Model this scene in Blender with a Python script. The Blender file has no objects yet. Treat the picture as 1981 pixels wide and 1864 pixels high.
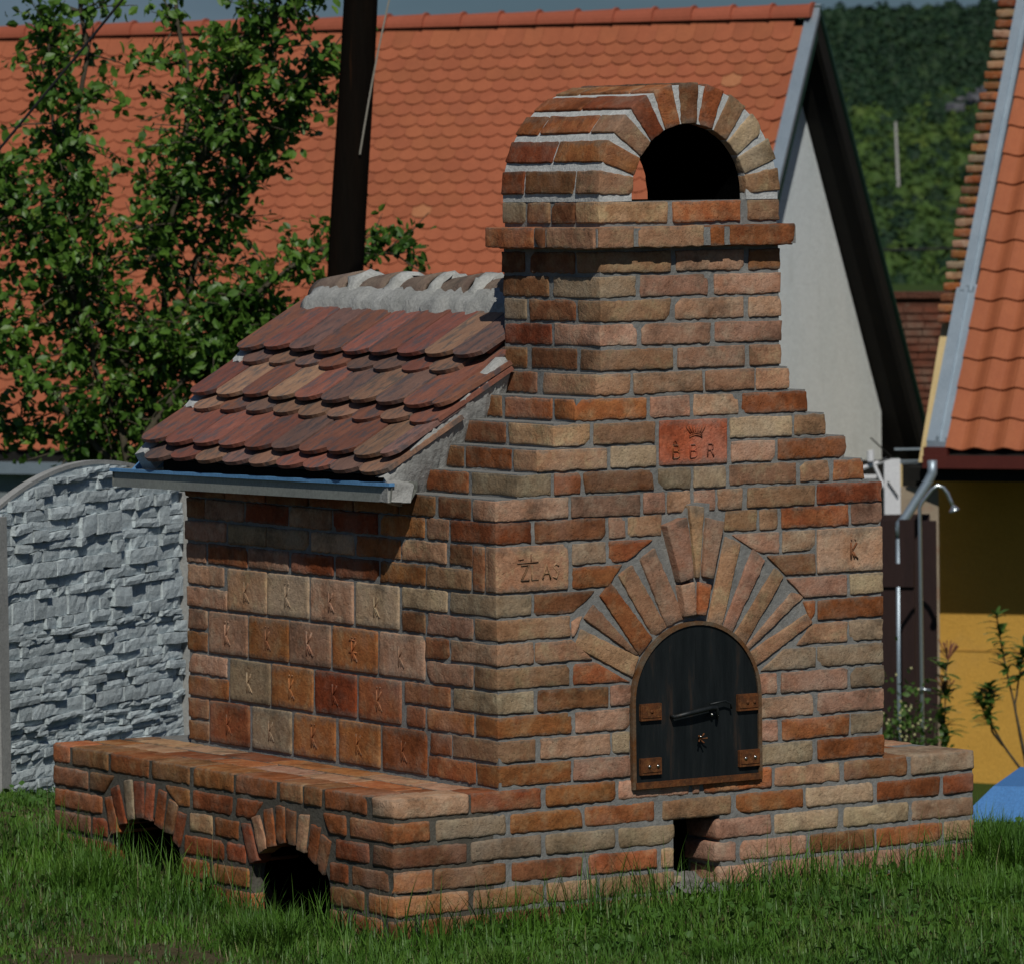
import bpy, math, random
import numpy as np
from mathutils import Vector, Matrix
random.seed(7); rng=np.random.default_rng(7)
SC=bpy.context.scene; COL=SC.collection
# ---------------- camera
yaw,pit,rol=0.574836623,-0.056045576,-0.013269522
CAM=np.array([-9.41329,-14.63157,1.94312])
fw=np.array([math.sin(yaw)*math.cos(pit),math.cos(yaw)*math.cos(pit),math.sin(pit)])
r0=np.array([math.cos(yaw),-math.sin(yaw),0]); u0=np.cross(r0,fw)
rr=r0*math.cos(rol)+u0*math.sin(rol); uu=-r0*math.sin(rol)+u0*math.cos(rol)
cd=bpy.data.cameras.new('camera'); cam=bpy.data.objects.new('camera',cd); COL.objects.link(cam)
cam.matrix_world=Matrix(((rr[0],uu[0],-fw[0],CAM[0]),(rr[1],uu[1],-fw[1],CAM[1]),(rr[2],uu[2],-fw[2],CAM[2]),(0,0,0,1)))
cd.sensor_fit='HORIZONTAL'; cd.sensor_width=36; cd.lens=10666.95/1981*36
cd.clip_start=.5; cd.clip_end=6000
cd.dof.use_dof=True; cd.dof.focus_distance=17.6; cd.dof.aperture_fstop=12
SC.camera=cam
# ---------------- light
SUN=Vector((-.53,-1.0,1.15)).normalized()
w=bpy.data.worlds.new('World'); SC.world=w; w.use_nodes=True
nt=w.node_tree; nt.nodes.clear()
out=nt.nodes.new('ShaderNodeOutputWorld'); bg=nt.nodes.new('ShaderNodeBackground'); bg.inputs[1].default_value=.05
sky=nt.nodes.new('ShaderNodeTexSky'); sky.sky_type='NISHITA'; sky.sun_disc=False
sky.sun_elevation=math.asin(SUN.z); sky.sun_rotation=math.atan2(SUN.x,SUN.y)
sky.air_density=1.0; sky.dust_density=.6; sky.ozone_density=1.6
# soft broken cloud cover mixed into the sky all round
tc=nt.nodes.new('ShaderNodeTexCoord'); mp=nt.nodes.new('ShaderNodeMapping'); mp.inputs['Scale'].default_value=(1.3,1.3,5.5)
mp.inputs['Location'].default_value=(.35,.2,.1)
ns=nt.nodes.new('ShaderNodeTexNoise'); ns.inputs['Scale'].default_value=5.5; ns.inputs['Detail'].default_value=5; ns.inputs['Roughness'].default_value=.55
rp=nt.nodes.new('ShaderNodeValToRGB'); rp.color_ramp.elements[0].position=.42; rp.color_ramp.elements[1].position=.72
cm=nt.nodes.new('ShaderNodeMix'); cm.data_type='RGBA'
hs=nt.nodes.new('ShaderNodeMix'); hs.data_type='RGBA'; hs.blend_type='MULTIPLY'; hs.inputs[0].default_value=1; hs.inputs[7].default_value=(.42,.62,.95,1)
L=nt.links.new
L(tc.outputs['Generated'],mp.inputs[0]); L(mp.outputs[0],ns.inputs['Vector']); L(ns.outputs[0],rp.inputs[0])
L(sky.outputs[0],hs.inputs[6]); L(hs.outputs[2],cm.inputs[6]); cm.inputs[7].default_value=(5.4,7.0,9.2,1)
ml=nt.nodes.new('ShaderNodeMath'); ml.operation='MULTIPLY'; ml.inputs[1].default_value=.6
L(rp.outputs[0],ml.inputs[0]); L(ml.outputs[0],cm.inputs[0]); L(cm.outputs[2],bg.inputs[0]); L(bg.outputs[0],out.inputs[0])
sd=bpy.data.lights.new('sun','SUN'); sd.energy=5.0; sd.angle=math.radians(.5); sd.color=(1,.97,.89)
so=bpy.data.objects.new('sun',sd); COL.objects.link(so); so.rotation_euler=SUN.to_track_quat('Z','Y').to_euler(); so.location=(-8,-12,16)
SC.view_settings.view_transform='Standard'; SC.view_settings.look='None'; SC.view_settings.gamma=1; SC.view_settings.use_curve_mapping=False
SC.view_settings.exposure=-.82
SC.render.engine='CYCLES'; SC.cycles.max_bounces=6; SC.cycles.diffuse_bounces=3; SC.cycles.transparent_max_bounces=8
try: SC.cycles.use_denoising=True
except Exception: pass

# ---------------- helpers
def tag(o,label=None,cat=None,group=None,kind=None):
    if label: o['label']=label
    if cat: o['category']=cat
    if group: o['group']=group
    if kind: o['kind']=kind
    return o
def empty(name,loc=(0,0,0)):
    o=bpy.data.objects.new(name,None); COL.objects.link(o); o.location=loc; o.empty_display_size=.2; return o
def link(name,me,parent=None):
    o=bpy.data.objects.new(name,me); COL.objects.link(o)
    if parent is not None:
        o.parent=parent; o.matrix_parent_inverse=WM(parent).inverted()
    return o
def WM(o):
    m=Matrix.Translation(o.location)
    while o.parent is not None:
        m=WM(o.parent)@o.matrix_parent_inverse@m; break
    return m
def mesh(name,V,F,mat,parent=None,smooth=False,origin=None):
    """V world coordinates; the object's origin goes to the mean of V."""
    V=np.asarray(V,float); c=V.mean(0) if origin is None else np.asarray(origin,float)
    me=bpy.data.meshes.new(name); me.from_pydata((V-c).tolist(),[],F if isinstance(F,list) else F.tolist())
    if mat is not None:
        for m in (mat if isinstance(mat,(list,tuple)) else [mat]): me.materials.append(m)
    if smooth: me.polygons.foreach_set('use_smooth',[True]*len(me.polygons))
    me.update()
    o=bpy.data.objects.new(name,me); COL.objects.link(o); o.location=c
    if parent is not None:
        o.parent=parent; o.matrix_parent_inverse=WM(parent).inverted()
    return o
class MB:
    def __init__(s): s.V=[];s.F=[];s.M=[];s.mi=0
    def add(s,V,F):
        n=len(s.V); s.V+= [tuple(map(float,v)) for v in V]; s.F+=[[i+n for i in f] for f in F]; s.M+=[s.mi]*len(F)
    def box(s,x0,y0,z0,x1,y1,z1,f=None):
        V=[(x,y,z) for z in (z0,z1) for y in (y0,y1) for x in (x0,x1)]
        if f: V=[f(*v) for v in V]
        s.add(V,[[0,2,3,1],[4,5,7,6],[0,1,5,4],[2,6,7,3],[0,4,6,2],[1,3,7,5]])
    def tube(s,P,R,n=8,cap=True):
        P=[np.array(q,float) for q in P]; R=R if isinstance(R,(list,tuple)) else [R]*len(P)
        V=[];F=[]; a=None
        for i,q in enumerate(P):
            t=P[min(i+1,len(P)-1)]-P[max(i-1,0)]; t/=np.linalg.norm(t)+1e-12
            if a is None: a=np.cross(t,[0,0,1.] if abs(t[2])<.9 else [1.,0,0])
            a=a-t*(a@t); a/=np.linalg.norm(a); b=np.cross(t,a)
            for k in range(n):
                g=2*math.pi*k/n; V.append(q+R[i]*(a*math.cos(g)+b*math.sin(g)))
        for i in range(len(P)-1):
            for k in range(n): F.append([i*n+k,i*n+(k+1)%n,(i+1)*n+(k+1)%n,(i+1)*n+k])
        if cap: F.append(list(range(n))[::-1]); F.append([(len(P)-1)*n+k for k in range(n)])
        s.add(V,F)
    def prism(s,poly,ax,a0,a1):
        """poly in the two remaining axes, extruded on axis ax (0,1,2)"""
        n=len(poly); V=[]
        for a in (a0,a1):
            for q in poly:
                v=[0,0,0]; v[ax]=a; o=[i for i in range(3) if i!=ax]; v[o[0]]=q[0]; v[o[1]]=q[1]; V.append(v)
        s.add(V,[list(range(n)),list(range(n,2*n))[::-1]]+[[i,i+n,(i+1)%n+n,(i+1)%n] for i in range(n)])
    def build(s,name,mat,parent=None,smooth=False,origin=None):
        o=mesh(name,s.V,s.F,mat,parent,smooth,origin)
        if any(s.M): o.data.polygons.foreach_set('material_index',s.M)
        return o
def finish(o,recalc=True):
    import bmesh
    b=bmesh.new(); b.from_mesh(o.data); bmesh.ops.recalc_face_normals(b,faces=b.faces); b.to_mesh(o.data); b.free(); return o
def N(nt,t,**k):
    n=nt.nodes.new(t)
    for a,v in k.items(): setattr(n,a,v)
    return n
def ramp(nt,stops):
    n=nt.nodes.new('ShaderNodeValToRGB'); e=n.color_ramp.elements
    e[0].position,e[0].color=stops[0][0],(*stops[0][1],1) if not isinstance(stops[0][1],(int,float)) else (stops[0][1],)*3+(1,)
    e[1].position,e[1].color=stops[-1][0],(*stops[-1][1],1) if not isinstance(stops[-1][1],(int,float)) else (stops[-1][1],)*3+(1,)
    for p_,c in stops[1:-1]:
        x=e.new(p_); x.color=(*c,1) if not isinstance(c,(int,float)) else (c,)*3+(1,)
    return n
def material(name,c1,c2=None,rough=.85,scale=8,detail=5,metal=0,bump=.0,bscale=60,bdist=.01,var=0.,c3=None,s3=30,t3=(.55,.7),f3=.6,edge=None,stretch=None,coord='Position',spec=.3,hue=0,trans=None,crease=False,dust=False):
    """mottled procedural material: c1/c2 broad noise, c3 spots, edge = mortar smear towards a piece's edges, var = per object lightness"""
    m=bpy.data.materials.new(name); m.use_nodes=True; t=m.node_tree; b=t.nodes['Principled BSDF']; lk=t.links.new
    b.inputs['Roughness'].default_value=rough; b.inputs['Metallic'].default_value=metal; b.inputs['Specular IOR Level'].default_value=spec
    g=N(t,'ShaderNodeNewGeometry'); tcn=N(t,'ShaderNodeTexCoord'); oi=N(t,'ShaderNodeObjectInfo')
    src=g.outputs['Position'] if coord=='Position' else tcn.outputs[coord]
    ad=N(t,'ShaderNodeVectorMath',operation='ADD'); ms=N(t,'ShaderNodeVectorMath',operation='SCALE'); ms.inputs[0].default_value=(13,29,7)
    lk(oi.outputs['Random'],ms.inputs['Scale']); lk(src,ad.inputs[0])
    if var: lk(ms.outputs[0],ad.inputs[1])
    mp=N(t,'ShaderNodeMapping'); lk(ad.outputs[0],mp.inputs[0])
    if stretch: mp.inputs['Scale'].default_value=stretch
    def noise(sc,dt=4,ro=.6):
        n=N(t,'ShaderNodeTexNoise'); n.inputs['Scale'].default_value=sc; n.inputs['Detail'].default_value=dt; n.inputs['Roughness'].default_value=ro
        lk(mp.outputs[0],n.inputs['Vector']); return n
    def mix(a,bb,f,mode='MIX'):
        x=N(t,'ShaderNodeMix',data_type='RGBA',blend_type=mode)
        for s,v in ((0,f),(6,a),(7,bb)):
            if isinstance(v,(int,float)): x.inputs[s].default_value=v
            elif isinstance(v,tuple): x.inputs[s].default_value=(*v,1)
            else: lk(v,x.inputs[s])
        return x.outputs[2]
    col=None
    n1=noise(scale,detail); r=ramp(t,[(.32,0.),(.68,1.)]); lk(n1.outputs[0],r.inputs[0])
    col=mix(c1,c2 or tuple(v*.7 for v in c1),r.outputs[0])
    if c3:
        n3=noise(s3,6,.65); r3=ramp(t,[(t3[0],0.),(t3[1],1.)]); lk(n3.outputs[0],r3.inputs[0])
        mm=N(t,'ShaderNodeMath',operation='MULTIPLY'); mm.inputs[1].default_value=f3; lk(r3.outputs[0],mm.inputs[0])
        col=mix(col,c3,mm.outputs[0])
    if edge:
        # distance to the border of the piece from generated coordinates, roughened with noise
        ec,ew,ef=edge
        sp=N(t,'ShaderNodeSeparateXYZ'); lk(tcn.outputs['Generated'],sp.inputs[0])
        def tri(o_):
            a=N(t,'ShaderNodeMath',operation='SUBTRACT'); a.inputs[1].default_value=.5; lk(o_,a.inputs[0])
            c=N(t,'ShaderNodeMath',operation='ABSOLUTE'); lk(a.outputs[0],c.inputs[0]); return c.outputs[0]
        mz=tri(sp.outputs[2])
        nn=noise(26,5,.7); a=N(t,'ShaderNodeMath',operation='MULTIPLY_ADD'); a.inputs[1].default_value=.55; lk(nn.outputs[0],a.inputs[0]); lk(mz,a.inputs[2])
        re=ramp(t,[(.60,0.),(.60+ew,1.)]); lk(a.outputs[0],re.inputs[0])
        mm=N(t,'ShaderNodeMath',operation='MULTIPLY'); mm.inputs[1].default_value=ef; lk(re.outputs[0],mm.inputs[0])
        sn=N(t,'ShaderNodeSeparateXYZ'); lk(g.outputs['Normal'],sn.inputs[0]); ab=N(t,'ShaderNodeMath',operation='ABSOLUTE'); lk(sn.outputs[2],ab.inputs[0])
        iv=N(t,'ShaderNodeMapRange'); iv.inputs[1].default_value=.6; iv.inputs[2].default_value=.95; iv.inputs[3].default_value=1; iv.inputs[4].default_value=.0; lk(ab.outputs[0],iv.inputs[0])
        m3=N(t,'ShaderNodeMath',operation='MULTIPLY'); lk(mm.outputs[0],m3.inputs[0]); lk(iv.outputs[0],m3.inputs[1])
        col=mix(col,ec,m3.outputs[0])
    if dust:
        # slow weathering over the whole wall: lime dust and grime that ignore the single piece
        dn=N(t,'ShaderNodeTexNoise'); dn.inputs['Scale'].default_value=2.6; dn.inputs['Detail'].default_value=7; dn.inputs['Roughness'].default_value=.62; lk(g.outputs['Position'],dn.inputs['Vector'])
        r5=ramp(t,[(.52,0.),(.68,.30)]); lk(dn.outputs[0],r5.inputs[0]); col=mix(col,(.36,.30,.245),r5.outputs[0])
        d2=N(t,'ShaderNodeTexNoise'); d2.inputs['Scale'].default_value=5.3; d2.inputs['Detail'].default_value=8; d2.inputs['Roughness'].default_value=.7; lk(g.outputs['Position'],d2.inputs['Vector'])
        r6=ramp(t,[(.34,.42),(.50,1.)]); lk(d2.outputs[0],r6.inputs[0]); col=mix(col,r6.outputs[0],.9,'MULTIPLY')
    fine=noise(95,3,.7); rf=ramp(t,[(.3,.72),(.7,1.15)]); lk(fine.outputs[0],rf.inputs[0]); col=mix(col,rf.outputs[0],.8,'MULTIPLY')
    if var:
        hv=N(t,'ShaderNodeHueSaturation'); mr=N(t,'ShaderNodeMapRange'); mr.inputs[3].default_value=1-var; mr.inputs[4].default_value=1+var
        lk(oi.outputs['Random'],mr.inputs[0]); lk(mr.outputs[0],hv.inputs['Value']); lk(col,hv.inputs['Color'])
        if hue:
            q=N(t,'ShaderNodeMath',operation='MULTIPLY'); q.inputs[1].default_value=7.31; lk(oi.outputs['Random'],q.inputs[0])
            fr=N(t,'ShaderNodeMath',operation='FRACT'); lk(q.outputs[0],fr.inputs[0])
            m2=N(t,'ShaderNodeMapRange'); m2.inputs[3].default_value=.5-hue; m2.inputs[4].default_value=.5+hue; lk(fr.outputs[0],m2.inputs[0]); lk(m2.outputs[0],hv.inputs['Hue'])
        col=hv.outputs[0]
    if crease:
        pt=noise(58,4,.6); rr2=ramp(t,[(.60,1.),(.78,.62)]); lk(pt.outputs[0],rr2.inputs[0]); col=mix(col,rr2.outputs[0],1.,'MULTIPLY')
    lk(col,b.inputs['Base Color'])
    if bump:
        nb=noise(bscale,6,.7); bp=N(t,'ShaderNodeBump'); bp.inputs['Strength'].default_value=bump; bp.inputs['Distance'].default_value=bdist
        hsrc=nb.outputs[0]
        if crease:
            nc=noise(11,3,.5); nc.inputs['Distortion'].default_value=.8
            k1=N(t,'ShaderNodeMath',operation='SUBTRACT'); k1.inputs[1].default_value=.5; lk(nc.outputs[0],k1.inputs[0]); k2=N(t,'ShaderNodeMath',operation='ABSOLUTE'); lk(k1.outputs[0],k2.inputs[0])
            k3=N(t,'ShaderNodeMapRange'); k3.inputs[1].default_value=0; k3.inputs[2].default_value=.03; k3.inputs[3].default_value=-.10; k3.inputs[4].default_value=0; lk(k2.outputs[0],k3.inputs[0])
            pn=noise(130,2,.5); k4=N(t,'ShaderNodeMapRange'); k4.inputs[1].default_value=.66; k4.inputs[2].default_value=.74; k4.inputs[3].default_value=0; k4.inputs[4].default_value=-.5; lk(pn.outputs[0],k4.inputs[0])
            s1=N(t,'ShaderNodeMath',operation='ADD'); s2=N(t,'ShaderNodeMath',operation='ADD'); lk(nb.outputs[0],s1.inputs[0]); lk(k3.outputs[0],s1.inputs[1]); lk(s1.outputs[0],s2.inputs[0]); lk(k4.outputs[0],s2.inputs[1]); hsrc=s2.outputs[0]
        lk(hsrc,bp.inputs['Height']); lk(bp.outputs[0],b.inputs['Normal'])
    if trans:
        o_=t.nodes['Material Output']; tr=N(t,'ShaderNodeBsdfTranslucent'); mx=N(t,'ShaderNodeMixShader'); mx.inputs[0].default_value=trans
        lk(col,tr.inputs[0]); lk(b.outputs[0],mx.inputs[1]); lk(tr.outputs[0],mx.inputs[2]); lk(mx.outputs[0],o_.inputs[0])
    return m
# ---------------- brick materials by firing colour
SM=(.15,.14,.115)
def brickmat(n,c1,c2,c3=(.5,.42,.34)):
    sc=lambda c:(c[0]*.97,c[1]*.87,c[2]*.74)
    c1,c2,c3=sc(c1),sc(c2),sc(c3)
    return material('brick_'+n,c1,c2,rough=.92,scale=17,detail=8,bump=.7,bscale=55,bdist=.008,var=.26,hue=.008,crease=True,dust=True,c3=c3,s3=15,t3=(.50,.68),f3=.65,edge=(SM,.14,.55),spec=.15)
BM={'p':brickmat('pink',(.49,.325,.255),(.39,.215,.145)),'t':brickmat('tan',(.43,.285,.195),(.34,.19,.115),(.45,.38,.25)),
'o':brickmat('orange',(.40,.175,.075),(.31,.105,.042),(.42,.28,.17)),'r':brickmat('red',(.33,.108,.046),(.24,.074,.032),(.34,.2,.14)),
'R':brickmat('dark_red',(.29,.085,.030),(.20,.055,.022),(.26,.12,.08)),'b':brickmat('brown',(.27,.135,.07),(.2,.085,.042),(.33,.24,.15)),
'y':brickmat('yellow',(.47,.39,.29),(.39,.29,.20),(.5,.43,.3)),'g':brickmat('grey',(.33,.275,.215),(.27,.195,.135),(.36,.33,.26)),
'm':brickmat('mauve',(.38,.26,.20),(.28,.16,.11)),'w':brickmat('pale',(.46,.42,.36),(.36,.28,.2)),'O':brickmat('terracotta',(.46,.135,.065),(.40,.115,.055),(.5,.2,.12))}
MORT=material('mortar_grey',(.25,.25,.24),(.18,.178,.168),rough=.95,scale=9,bump=.8,bscale=90,bdist=.005,c3=(.31,.30,.275),s3=14,t3=(.5,.7),f3=.6,spec=.1)
MORTL=material('mortar_light',(.56,.57,.56),(.44,.45,.44),rough=.95,scale=9,bump=.8,bscale=80,bdist=.006,c3=(.62,.62,.6),s3=12,t3=(.45,.7),f3=.6,spec=.1)
MORTM=material('mortar_pale_grey',(.40,.40,.385),(.29,.29,.275),rough=.95,scale=8,bump=.8,bscale=22,bdist=.012,c3=(.2,.2,.19),s3=18,t3=(.6,.75),f3=.5,spec=.1)
SOOT_SHADE=material('soot_and_shade',(.003,.003,.003),(.002,.002,.002),rough=1,spec=0,bump=.4)  # near-black: sooty flue, and shade painted into the plinth openings
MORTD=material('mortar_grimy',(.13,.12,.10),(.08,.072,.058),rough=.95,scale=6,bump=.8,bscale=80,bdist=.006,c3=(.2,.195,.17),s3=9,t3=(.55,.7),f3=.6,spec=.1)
# ---------------- rounded, rough brick
_topo={}
def brick_topo(nx,ny,nz):
    k=(nx,ny,nz)
    if k in _topo: return _topo[k]
    idx={};P=[];F=[]
    def vid(i,j,l):
        if (i,j,l) not in idx: idx[(i,j,l)]=len(P); P.append((i,j,l))
        return idx[(i,j,l)]
    for j in (0,ny):
        for i in range(nx):
            for l in range(nz):
                q=[vid(i,j,l),vid(i+1,j,l),vid(i+1,j,l+1),vid(i,j,l+1)]; F.append(q if j==0 else q[::-1])
    for i in (0,nx):
        for j in range(ny):
            for l in range(nz):
                q=[vid(i,j,l),vid(i,j,l+1),vid(i,j+1,l+1),vid(i,j+1,l)]; F.append(q if i==0 else q[::-1])
    for l in (0,nz):
        for i in range(nx):
            for j in range(ny):
                q=[vid(i,j,l),vid(i,j+1,l),vid(i+1,j+1,l),vid(i+1,j,l)]; F.append(q if l==0 else q[::-1])
    _topo[k]=(np.array(P),F); return _topo[k]
def cuts(L_,r,step):
    n=max(1,int(round((L_-2*r)/step))); return np.concatenate([[0],np.linspace(r,L_-r,n+1),[L_]])
def brick(name,quad,frame,depth,mat,parent,d0=0.,r=.0038,rough=1.,step=.014,proud=None,dstep=None,jit=1.):
    """quad: four (s,z) corners in order A,B,C,D (A-B one long side); frame=(O,S,Nout)"""
    A,B,C_,D_=[np.array(q,float) for q in quad]
    lx=(np.linalg.norm(B-A)+np.linalg.norm(C_-D_))/2; lz=(np.linalg.norm(D_-A)+np.linalg.norm(C_-B))/2
    r=min(r,lx*.3,lz*.3,depth*.3)
    X=cuts(lx,r,step); Y=cuts(depth,r,dstep or max(.05,step)); Z=cuts(lz,r,step*1.1)
    P,F=brick_topo(len(X)-1,len(Y)-1,len(Z)-1)
    q=np.stack([X[P[:,0]],Y[P[:,1]],Z[P[:,2]]],1); hi=np.array([lx,depth,lz])
    c=np.clip(q,r,hi-r); d=q-c; n=np.linalg.norm(d,axis=1,keepdims=True); n[n==0]=1
    q=c+d/n*r
    # roughness: sums of sines with random phases
    dx=np.zeros_like(q)
    for fr,am in ((10,.0008),(30,.0008),(75,.0008),(160,.0008)):
        for a in range(3):
            k=rng.normal(size=3)*fr; ph=rng.uniform(0,6.28,3)
            dx[:,a]+=am*np.sin(q@k+ph[a])*np.cos(q@(k[::-1]*1.3)+ph[(a+1)%3])*1.6
    q=q+dx*rough
    # chipped, sagging lower arris
    low=np.exp(-q[:,2]/.012); k1,k2=rng.uniform(60,120),rng.uniform(150,260)
    q[:,2]-=rough*low*(.0005+.0016*np.sin(q[:,0]*k1+rng.uniform(0,6))*np.sin(q[:,0]*k2))
    if rng.random()<.35*rough:   # a knocked-off corner
        cx=lx if rng.random()<.5 else 0.; cz=lz if rng.random()<.5 else 0.; rad=rng.uniform(.012,.028)
        dd=np.sqrt((q[:,0]-cx)**2+(q[:,2]-cz)**2+(q[:,1]*.8)**2); q[:,1]+=np.clip(rad-dd,0,1)*.6
    pr=(rng.uniform(-.001,.0025) if proud is None else proud)
    u=(q[:,0]/lx)[:,None]; v=(q[:,2]/lz)[:,None]
    sz=(A*(1-u)+B*u)*(1-v)+(D_*(1-u)+C_*u)*v
    if jit:
        m_=sz.mean(0); g=rng.normal()*.0045*jit; sz=m_+(sz-m_)@np.array([[1,g],[-g,1]])
    O,S,Nn=[np.array(x,float) for x in frame]
    W_=O+sz[:,:1]*S+sz[:,1:]*np.array([0,0,1.])-(q[:,1:2]+d0-pr)*Nn
    # orientation of the frame decides the face winding
    hand=np.cross(B-A,D_-A)*np.dot(np.cross(S,[0,0,1.]),Nn)
    FF=F if hand>0 else [f[::-1] for f in F]
    return mesh(name,W_,FF,mat,parent,smooth=True)
def rect(e,h=None):
    n,hi,tl,bl,tr,br,c=e; z0=ZB[n]-.001; z1=ZB[n+hi-1]+.0655
    return [(bl,z0),(br,z0),(tr,z1),(tl,z1)],c
ZB={n:.077*n for n in range(-10,11)}
ZB.update({11:.842,12:.918,13:.994,14:1.072,15:1.15,16:1.228,17:1.306,18:1.385,19:1.463,20:1.54,21:1.618,22:1.698,23:1.777})
STEPX={12:.083,13:.158,14:.225,15:.311,16:.39}
STEPR={11:1.5247,12:1.452,13:1.379,14:1.297,15:1.223,16:1.151,17:1.12}
W_,LL,RR,DD,DB=1.5247,.3957,1.8986,2.248,1.9836
FRONT=[(23,1,0.41,0.41,0.679,0.678,'t'),(23,1,0.7,0.699,0.966,0.965,'o'),(23,1,0.997,0.996,1.12,1.12,'t'),(22,1,0.375,0.375,0.511,0.51,'t'),
(22,1,0.532,0.531,0.785,0.784,'t'),(22,1,0.813,0.812,0.865,0.864,'r'),(22,1,0.89,0.889,1.146,1.145,'o'),(21,1,0.41,0.41,0.687,0.686,'t'),
(21,1,0.708,0.708,0.974,0.973,'p'),(21,1,0.996,0.995,1.122,1.121,'b'),(20,1,0.41,0.41,0.551,0.55,'g'),(20,1,0.57,0.569,0.833,0.832,'p'),
(20,1,0.858,0.857,1.121,1.12,'p'),(19,1,0.41,0.41,0.686,0.685,'t'),(19,1,0.704,0.703,0.974,0.974,'p'),(19,1,0.994,0.993,1.122,1.121,'p'),
(18,1,0.41,0.41,0.552,0.552,'p'),(18,1,0.57,0.569,0.84,0.839,'p'),(18,1,0.858,0.857,1.123,1.122,'p'),(17,1,0.41,0.41,0.69,0.689,'t'),
(17,1,0.712,0.711,0.974,0.973,'p'),(17,1,0.996,0.995,1.119,1.119,'t'),(16,1,0.418,0.417,0.524,0.523,'t'),(16,1,0.538,0.537,0.809,0.808,'p'),
(16,1,0.818,0.817,1.013,1.012,'t'),(16,1,1.021,1.02,1.155,1.154,'t'),(15,1,0.321,0.32,0.586,0.585,'o'),(15,1,0.6,0.599,0.757,0.757,'p'),
(15,1,0.771,0.77,0.947,0.946,'p'),(15,1,0.963,0.962,1.227,1.226,'r'),(14,1,0.22,0.219,0.364,0.363,'t'),(14,1,0.382,0.381,0.617,0.616,'t'),
(14,1,0.915,0.914,1.16,1.159,'y'),(14,1,1.172,1.171,1.304,1.303,'t'),(13,1,0.159,0.158,0.431,0.43,'t'),(13,1,0.444,0.443,0.62,0.62,'y'),
(13,1,0.917,0.916,1.091,1.09,'p'),(13,1,1.105,1.104,1.379,1.378,'r'),(12,1,0.078,0.077,0.217,0.216,'g'),(12,1,0.228,0.227,0.329,0.328,'r'),
(12,1,0.342,0.341,0.61,0.609,'b'),(12,1,0.628,0.628,0.757,0.756,'g'),(12,1,0.77,0.769,0.892,0.892,'y'),(12,1,0.911,0.91,1.179,1.179,'t'),
(12,1,1.194,1.193,1.309,1.309,'t'),(12,1,1.328,1.328,1.452,1.452,'o'),(11,1,0.0,0.0,0.278,0.277,'p'),(11,1,0.292,0.291,0.557,0.556,'m'),
(11,1,0.571,0.57,0.655,0.654,'p'),(11,1,0.664,0.663,0.755,0.755,'p'),(11,1,0.769,0.768,0.852,0.851,'p'),(11,1,0.864,0.863,0.959,0.958,'p'),
(11,1,0.98,0.979,1.252,1.251,'t'),(11,1,1.261,1.26,1.525,1.525,'r'),(10,1,0.0,0.0,0.135,0.134,'r'),(10,1,0.151,0.15,0.42,0.42,'b'),
(10,1,0.436,0.435,0.499,0.498,'m'),(10,1,0.508,0.507,0.64,0.639,'t'),(10,1,0.894,0.885,1.019,1.018,'t'),(10,1,1.03,1.029,1.1,1.1,'t'),
(10,1,1.116,1.116,1.388,1.388,'o'),(10,1,1.4,1.4,1.525,1.525,'m'),(9,1,0.292,0.291,0.422,0.421,'g'),(9,1,0.435,0.434,0.609,0.502,'o'),
(9,1,0.91,1.023,1.106,1.105,'p'),(9,1,1.118,1.117,1.25,1.249,'m'),(8,1,0.293,0.292,0.484,0.428,'o'),(8,1,1.051,1.13,1.251,1.25,'b'),
(7,1,0.0,0.0,0.135,0.134,'g'),(7,1,0.146,0.145,0.38,0.294,'b'),(7,1,1.132,1.203,1.377,1.377,'p'),(7,1,1.393,1.393,1.525,1.525,'y'),
(6,1,0.0,0.0,0.281,0.28,'t'),(6,1,0.287,0.286,0.334,0.293,'t'),(6,1,1.196,1.222,1.245,1.244,'o'),(6,1,1.259,1.258,1.525,1.525,'r'),
(5,1,0.0,0.0,0.142,0.141,'p'),(5,1,0.146,0.145,0.288,0.368,'t'),(5,1,1.233,1.171,1.38,1.379,'t'),(5,1,1.389,1.388,1.525,1.525,'y'),
(4,1,0.0,0.0,0.276,0.275,'t'),(4,1,0.292,0.291,0.381,0.5,'o'),(4,1,1.12,1.023,1.248,1.247,'g'),(4,1,1.257,1.256,1.525,1.525,'g'),
(3,1,0.0,0.0,0.139,0.138,'g'),(3,1,0.155,0.154,0.425,0.424,'b'),(3,1,0.432,0.431,0.509,0.508,'p'),(3,1,1.017,1.016,1.092,1.091,'p'),
(3,1,1.108,1.107,1.378,1.377,'p'),(3,1,1.39,1.389,1.525,1.525,'g'),(2,1,0.0,0.0,0.283,0.282,'o'),(2,1,0.296,0.295,0.506,0.505,'p'),
(2,1,1.017,1.016,1.237,1.236,'p'),(2,1,1.255,1.254,1.525,1.525,'p'),(1,1,0.0,0.0,0.141,0.14,'t'),(1,1,0.161,0.16,0.43,0.429,'p'),
(1,1,0.439,0.438,0.504,0.503,'y'),(1,1,1.019,1.019,1.094,1.094,'p'),(1,1,1.112,1.111,1.381,1.38,'o'),(1,1,1.39,1.389,1.525,1.525,'g'),
(0,1,0.0,0.0,0.278,0.277,'o'),(0,1,0.289,0.288,0.504,0.503,'p'),(0,1,1.021,1.02,1.233,1.232,'g'),(0,1,1.253,1.252,1.525,1.525,'r')]
FRONT2=[(8,2,0.0,0.0,0.276,0.274,'t'),(8,2,1.259,1.257,1.525,1.525,'p'),(13,2,0.635,0.633,0.901,0.9,'O')]
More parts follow.
